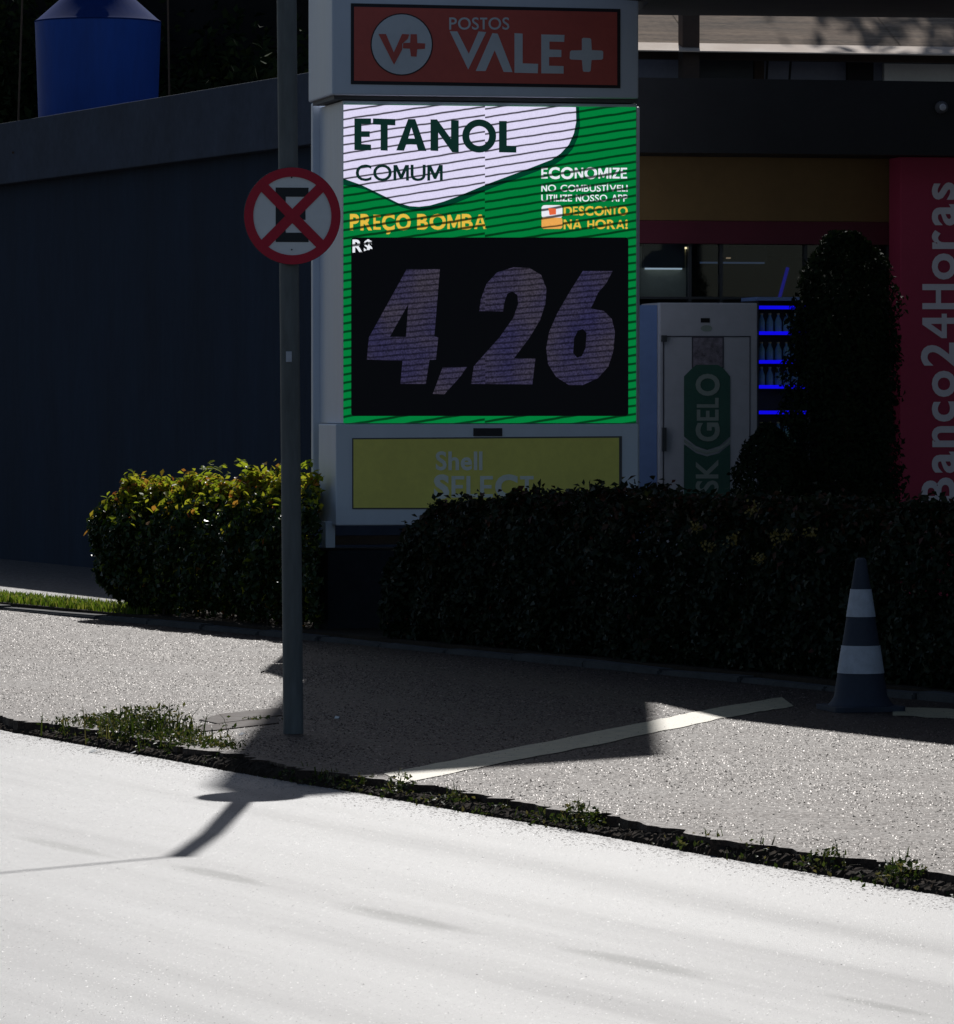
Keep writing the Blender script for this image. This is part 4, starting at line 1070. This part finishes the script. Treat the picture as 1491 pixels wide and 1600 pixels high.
# ================================================================== HEDGES
def hedge(name, p0, p1, thick, h0, h1, label, mat, nleaf, zlow=0.12, leafs=0.05, topred=0.0, seed=0, round_l=0.35, round_r=0.05, low=0.80, cut=None, shoulder=0.12, under=0.16, lean=0.0, foot=0):
    """clipped hedge whose front runs from p0 to p1; local x along, y back, z up"""
    d = (p1 - p0); L = d.length; ang = math.atan2(d.y, d.x)
    t = empty(name, (p0.x, p0.y, 0.0), ang, label, 'hedge', 'hedges in the planting bed')
    r = np.random.default_rng(seed)
    A = [L * 1.15, thick * L, 1.15 * L, thick * 1.1, thick * 1.1, L * thick * 1.2]   # front, top, back, ends, inside
    face = r.choice(6, nleaf, p=np.array([A[0] * 1.5, A[1] * 2.0, A[2] * 0.45, A[3] * 1.2, A[4] * 0.8, A[5] * 1.1]) / (A[0] * 1.5 + A[1] * 2.0 + A[2] * 0.45 + A[3] * 1.2 + A[4] * 0.8 + A[5] * 1.1))
    u = r.uniform(0, 1, nleaf); v = r.uniform(0, 1, nleaf); dep = r.exponential(0.045, nleaf)
    x = u * L; y = np.where(face == 0, 0, np.where(face == 2, thick, v * thick)); z01 = np.where(face == 1, 1.0, v)
    e = face >= 3
    x = np.where(face == 3, 0, np.where(face == 4, L, x)); y = np.where((face == 3) | (face == 4), u * thick, y)
    z01 = np.where(face == 5, r.uniform(0, 0.9, nleaf), z01); y = np.where(face == 5, v * thick, y)
    def hh(x): 
        f = x / L; base = h0 + (h1 - h0) * f
        el = np.clip(x / round_l, 0, 1); er = np.clip((L - x) / max(round_r, 1e-3), 0, 1)
        return base * (low + (1 - low) * np.sqrt(1 - (1 - el) ** 2)) * (0.86 + 0.14 * np.sqrt(1 - (1 - er) ** 2))
    zz = zlow + z01 * (hh(x) - zlow)
    # rounded shoulders and undercut foot
    sk = 0.20 + shoulder; sh = np.clip((z01 - 1 + sk) / sk, 0, 1) ** 2 * shoulder; ft = np.clip((0.22 - z01) / 0.22, 0, 1) ** 1.5 * under
    y = np.where(y < thick / 2, np.maximum(y, sh + ft), np.minimum(y, thick - sh - ft))
    x = np.clip(x, sh + ft + lean * (1 - z01) ** 1.3, L - sh - ft)
    lump = 0.035 * np.sin(x * 5.1 + zz * 3 + seed) + 0.03 * np.sin(x * 11.3 - zz * 9 + 2 * seed) + 0.02 * np.sin(zz * 17 + x * 3)
    N = np.zeros((nleaf, 3)); N[face == 0] = (0, -1, 0.35); N[face == 1] = (0, -0.1, 1); N[face == 2] = (0, 1, 0.35); N[face == 3] = (-1, 0, 0.3); N[face == 4] = (1, 0, 0.3); N[face == 5] = (0, -0.3, 0.7)
    P = np.stack([x, y, zz], 1) + N * (lump - dep)[:, None]
    P[:, 2] += np.where(face == 1, r.exponential(0.018, nleaf), 0)
    P += r.normal(0, 0.012, P.shape); P[:, 2] = np.maximum(P[:, 2], 0.07)
    if foot:                                               # low twigs and leaves close to the soil
        pf = np.stack([r.uniform(0.1, L - 0.1, foot), r.uniform(0.1, thick - 0.1, foot), r.uniform(0.06, 0.42, foot)], 1)
        P = np.concatenate([P, pf]); N = np.concatenate([N, np.tile([[0, -0.6, 0.6]], (foot, 1))]); x = np.concatenate([x, pf[:, 0]]); nleaf = nleaf + foot
    tone = r.beta(2.0, 3.0, nleaf) * 0.62
    high = np.clip((P[:, 2] / hh(np.clip(x, 0, L)) - 0.78) / 0.22, 0, 1)       # young growth, and sun on the clipped top put into the tones
    pick = r.uniform(0, 1, nleaf) < (0.035 + 0.9 * high * topred)
    tone = np.where(pick, r.uniform(0.62, 1.0, nleaf), tone)
    N = N + r.normal(0, 0.75, N.shape); size = r.uniform(0.6, 1.25, nleaf) * leafs
    if cut is not None:                                   # clipped back along the side of the price sign
        wx = p0.x + P[:, 0] * math.cos(ang) - P[:, 1] * math.sin(ang); wy = p0.y + P[:, 0] * math.sin(ang) + P[:, 1] * math.cos(ang)
        kp = cut(wx, wy); P, N, size, tone = P[kp], N[kp], size[kp], tone[kp]
    leaf_mesh('foliage', P, N, size, tone, mat, t, kind='stuff', aspect=0.6)
    mb = MB()
    for k in range(int(L * 9)):
        x_ = random.uniform(0.12, L - (0.12 if cut is None else 1.1)); y_ = random.uniform(0.2, thick - 0.2)
        if cut is not None and not cut(np.array([p0.x + (x_ + 0.15) * math.cos(ang) - y_ * math.sin(ang)]), np.array([p0.y + (x_ + 0.15) * math.sin(ang) + y_ * math.cos(ang)]))[0]: continue
        hz = float(hh(np.array([x_]))[0]) * random.uniform(0.75, 0.95)
        pts = [(x_, y_, 0.0), (x_ + random.uniform(-.06, .06), y_ + random.uniform(-.06, .06), hz * 0.45), (x_ + random.uniform(-.15, .15), y_ + random.uniform(-.12, .12), hz)]
        mb.tube(pts, [0.012, 0.009, 0.004], 5)
        for q in range(3):
            z = hz * random.uniform(0.25, 0.8); aa = random.uniform(0, 6.28); l2 = random.uniform(0.1, 0.22)
            mb.tube([(x_, y_, z), (x_ + math.cos(aa) * l2, y_ + math.sin(aa) * l2, z + l2 * 0.7)], [0.006, 0.002], 4)
    mb.build('stems', M['bark'], t)
    return t, L, hh
pL0 = gp(205, 968) + BN * 0.20 + BD * 0.0; pL1 = BA + BD * ((gp(500, 1012) - BA).dot(BD)) + BN * 0.13
pL0 = BA + BD * ((pL0 - BA).dot(BD) - 0.75) + BN * 0.13
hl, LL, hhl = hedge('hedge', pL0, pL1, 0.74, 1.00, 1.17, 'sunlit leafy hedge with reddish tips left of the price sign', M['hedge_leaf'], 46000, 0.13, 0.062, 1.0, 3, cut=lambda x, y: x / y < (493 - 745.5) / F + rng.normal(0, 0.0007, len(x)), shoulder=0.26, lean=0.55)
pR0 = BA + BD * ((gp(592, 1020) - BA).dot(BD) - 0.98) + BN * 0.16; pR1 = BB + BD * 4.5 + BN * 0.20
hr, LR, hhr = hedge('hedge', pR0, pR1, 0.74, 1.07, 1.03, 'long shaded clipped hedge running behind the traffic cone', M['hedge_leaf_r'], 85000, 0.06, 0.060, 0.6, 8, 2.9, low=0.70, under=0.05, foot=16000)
# the leaves one can pick out on the sunny top of the left hedge: each its own
lv = bmesh.new()
q = [lv.verts.new(c) for c in ((0, -0.5, 0), (0.24, -0.12, 0.05), (0.20, 0.22, 0.03), (0, 0.5, -0.06), (-0.20, 0.22, 0.03), (-0.24, -0.12, 0.05), (0, 0, 0))]
for f in ((0, 1, 6), (1, 2, 6), (2, 3, 6), (3, 4, 6), (4, 5, 6), (5, 0, 6)): lv.faces.new([q[i] for i in f])
base_me = bpy.data.meshes.new('leaf'); lv.to_mesh(base_me); lv.free()
lms = []
for tn in (0.60, 0.66, 0.72, 0.82, 0.97):  # bright tones carry the sun on the hedge top
    m_ = base_me.copy(); at = m_.attributes.new('tone', 'FLOAT', 'POINT'); at.data.foreach_set('value', np.full(len(m_.vertices), tn, np.float32))
    m_.materials.append(M['hedge_leaf']); lms.append(m_)
def leaf_obj(parent, loc, s, rot, me):
    ca_ = math.atan2((pL1 - pL0).y, (pL1 - pL0).x)
    wx = pL0.x + loc[0] * math.cos(ca_) - loc[1] * math.sin(ca_); wy = pL0.y + loc[0] * math.sin(ca_) + loc[1] * math.cos(ca_)
    if wx / wy > (488 - 745.5) / F: return
    o = bpy.data.objects.new('leaf', me); COL.objects.link(o); o.parent = parent
    o.location = loc; o.scale = (s, s, s); o.rotation_euler = rot
for k in range(260):
    x = random.uniform(0.05, LL - 0.9); y = random.uniform(0.0, 0.6)
    drop = max(0.0, 0.26 - y) ** 2 * 4.5
    leaf_obj(hl, (x, y, float(hhl(np.array([x]))[0]) - drop + random.uniform(-0.03, 0.05)), random.uniform(0.05, 0.085), (random.uniform(-.9, .9), random.uniform(-.9, .9), random.uniform(0, 6.28)), random.choice(lms))
# sprigs rising above the clipped top
for (px, py) in ((318, 727), (330, 722), (372, 716), (385, 720), (350, 726), (478, 722), (472, 728)):
    d = (pd(px, py, 39.0)); 
    Yh = 39.6 - (px - 318) / 160 * 2.0
    w = pd(px, py, Yh); loc = Matrix.Rotation(-math.atan2((pL1 - pL0).y, (pL1 - pL0).x), 3, 'Z') @ (w - Vector((pL0.x, pL0.y, 0)))
    for j in range(6):
        leaf_obj(hl, (loc.x + random.uniform(-.05, .05), loc.y + random.uniform(-.05, .05), loc.z + random.uniform(-.09, .01)), random.uniform(0.06, 0.095), (random.uniform(-.7, .7), random.uniform(-.7, .7), random.uniform(0, 6.28)), lms[random.choice((1, 2, 2))])
# pale blossoms in the shaded hedge
n_ = 0
for (px, py) in ((1177, 798), (1212, 838), (1232, 838), (1265, 834), (1147, 842), (1188, 874), (1110, 855), (1087, 824)):
    cen = None
    for it in range(60):                                   # front of the hedge along this line of sight
        Yt = 28 + it * 0.1; w = pd(px, py, Yt); s = (w - pR0).dot((pR1 - pR0).normalized()); off = (w - pR0).dot(BN)
        if off > -0.04: cen = w; break
    loc = Matrix.Rotation(-math.atan2((pR1 - pR0).y, (pR1 - pR0).x), 3, 'Z') @ (cen - Vector((pR0.x, pR0.y, 0)))
    m = 26; Pn = np.array([list(loc)]) + rng.normal(0, 0.022, (m, 3)); 
    leaf_mesh('blossom', Pn, rng.normal(size=(m, 3)) + np.array([[0, -1, 0.6]]), 0.028, rng.uniform(0, 1, m), M['flower'], hr, aspect=0.7)

# ================================================================== GRASS AND WEEDS
# grass at the left end of the bed
ng = 9000
sg_ = rng.uniform(-9.0, (pL0 - BA).dot(BD) + 1.0, ng); wg = rng.uniform(0.15, 0.60, ng)
Pg = np.array([list(BA)]) + sg_[:, None] * np.array([list(BD)]) + wg[:, None] * np.array([list(BN)]); Pg[:, 2] = 0.05
o = blades('grass', Pg, 0.075, M['grass'], width=0.007); tag(o, 'short sunlit grass in the planting bed left of the hedge', 'grass', kind='stuff')
# weeds along the broken road edge
spots = []
for (pxc, pyc, spread, cnt, hgt, wide) in ((150, 1150, 0.34, 150, 0.12, 0.10), (215, 1162, 0.34, 230, 0.20, 0.12), (270, 1172, 0.25, 150, 0.10, 0.10), (320, 1182, 0.25, 130, 0.08, 0.08), (390, 1140, 0.06, 40, 0.07, 0.04)):
    c = gp(pxc, pyc, -0.05); c = c + RN * 0.05
    pl = empty('weed_clump', (c.x, c.y, -0.05), 0, None, None)
    lab = {150: 'leftmost low green weed clump on the broken road edge', 215: 'tallest grey-green weed clump on the road edge at left', 270: 'low weed clump on the road edge between the tall clump and the pole', 320: 'small weed clump on the road edge just left of the pole shadow', 390: 'tiny grass tuft at the foot of the sign pole'}[pxc]
    tag(pl, lab, 'weed', 'weed clumps on the left road edge')
    s1 = rng.normal(0, spread, cnt); w1 = rng.normal(0, wide, cnt)
    Pw = s1[:, None] * np.array([list(RD)]) + w1[:, None] * np.array([list(RN)]); Pw[:, 2] = 0.0
    fall = np.exp(-(s1 / spread) ** 2 * 0.5)
    blades('blades', Pw, hgt * (0.5 + 0.7 * fall), M['weed'], pl, 0.005, 0.5, kind='stuff')
    nl = cnt * 7; j = rng.integers(0, cnt, nl); Pl = Pw[j] + rng.normal(0, 0.02, (nl, 3)); Pl[:, 2] = rng.uniform(0.01, 1, nl) * hgt * 0.9 * (0.3 + 0.8 * fall[j])
    leaf_mesh('leaves', Pl, rng.normal(size=(nl, 3)) + np.array([[0, 0, 0.8]]), rng.uniform(0.015, 0.035, nl), rng.uniform(0, 1, nl), M['weed'], pl, kind='stuff')
rw = random.Random(21); Pe = []; Pb = []
s0 = 4.2
while s0 < 15.5:                                           # patches of low creeping weeds with bare gaps between
    ln = rw.uniform(0.12, 0.55); big = rw.random() < 0.45
    if rw.random() < 0.72:
        m = int(ln * (900 if big else 420)); hgt = rw.uniform(0.05, 0.085) if big else rw.uniform(0.02, 0.045)
        s1 = np.clip(rng.normal(s0 + ln / 2, ln * 0.32, m), s0 - 0.1, s0 + ln + 0.1); w1 = rng.normal(-0.03, 0.05, m)
        env = np.exp(-((s1 - s0 - ln / 2) / (ln * 0.5)) ** 2 - (w1 + 0.03) ** 2 / 0.012)
        q = np.array([list(KA)]) + s1[:, None] * np.array([list(RD)]) + w1[:, None] * np.array([list(RN)]); q[:, 2] = ZR + 0.01 + rng.uniform(0, 1, m) * (hgt + 0.03) * env
        Pe.append(q); Pb.append(q[rng.uniform(0, 1, m) < 0.10])
    s0 += ln + rw.uniform(0.0, 0.30)
Pe = np.concatenate(Pe); Pb = np.concatenate(Pb); nw = len(Pe)
o = leaf_mesh('edge_weeds', Pe, rng.normal(size=(nw, 3)) + np.array([[0, 0, 0.8]]), rng.uniform(0.012, 0.032, nw), rng.uniform(0, 1, nw), M['weed'], None, kind='stuff', aspect=0.6)
tag(o, 'patchy low weeds along the broken edge of the pavement', 'weeds')
o = blades('edge_grass', Pb, 0.06, M['weed'], width=0.003, lean=0.8); tag(o, 'thin stray grass blades in the weeds along the road edge', 'grass', kind='stuff')

# ================================================================== LITTER
def scrap(px, py, w, h, label, z=0.0, mat='paper', name='paper_scrap'):
    c = gp(px, py, z); a = random.uniform(0, 3.14); pts = []
    for i, (x, y) in enumerate(((-w, -h), (0, -h * 1.1), (w, -h), (w * 0.9, h), (0, h * 0.8), (-w * 0.9, h))): pts.append((x * math.cos(a) - y * math.sin(a), x * math.sin(a) + y * math.cos(a)))
    mb = MB(); zz = [0.004, 0.012, 0.003, 0.010, 0.016, 0.004]
    vs = [(p[0], p[1], q) for p, q in zip(pts, zz)] + [(p[0], p[1], q - 0.002) for p, q in zip(pts, zz)]
    mb.add(vs, [(0, 1, 4, 5), (1, 2, 3, 4), (11, 10, 7, 6), (10, 9, 8, 7)] + [(i, i + 6, (i + 1) % 6 + 6, (i + 1) % 6) for i in range(6)])
    o = mb.build(name, M[mat], None); o.location = c; tag(o, label, 'litter')
scrap(380, 1149, 0.022, 0.015, 'bright crumpled scrap beside the pole foot')
scrap(527, 1123, 0.02, 0.012, 'small pale scrap in the shade right of the pole')
scrap(413, 1052, 0.022, 0.02, 'dark curled leaf on the sunlit pavement left of the pole', 0, 'bark', 'dry_leaf')
scrap(148, 1176, 0.03, 0.015, 'pale scrap in the gutter under the weeds', ZR)
scrap(212, 1178, 0.03, 0.012, 'flat pale scrap in the gutter beside the tall weeds', ZR)
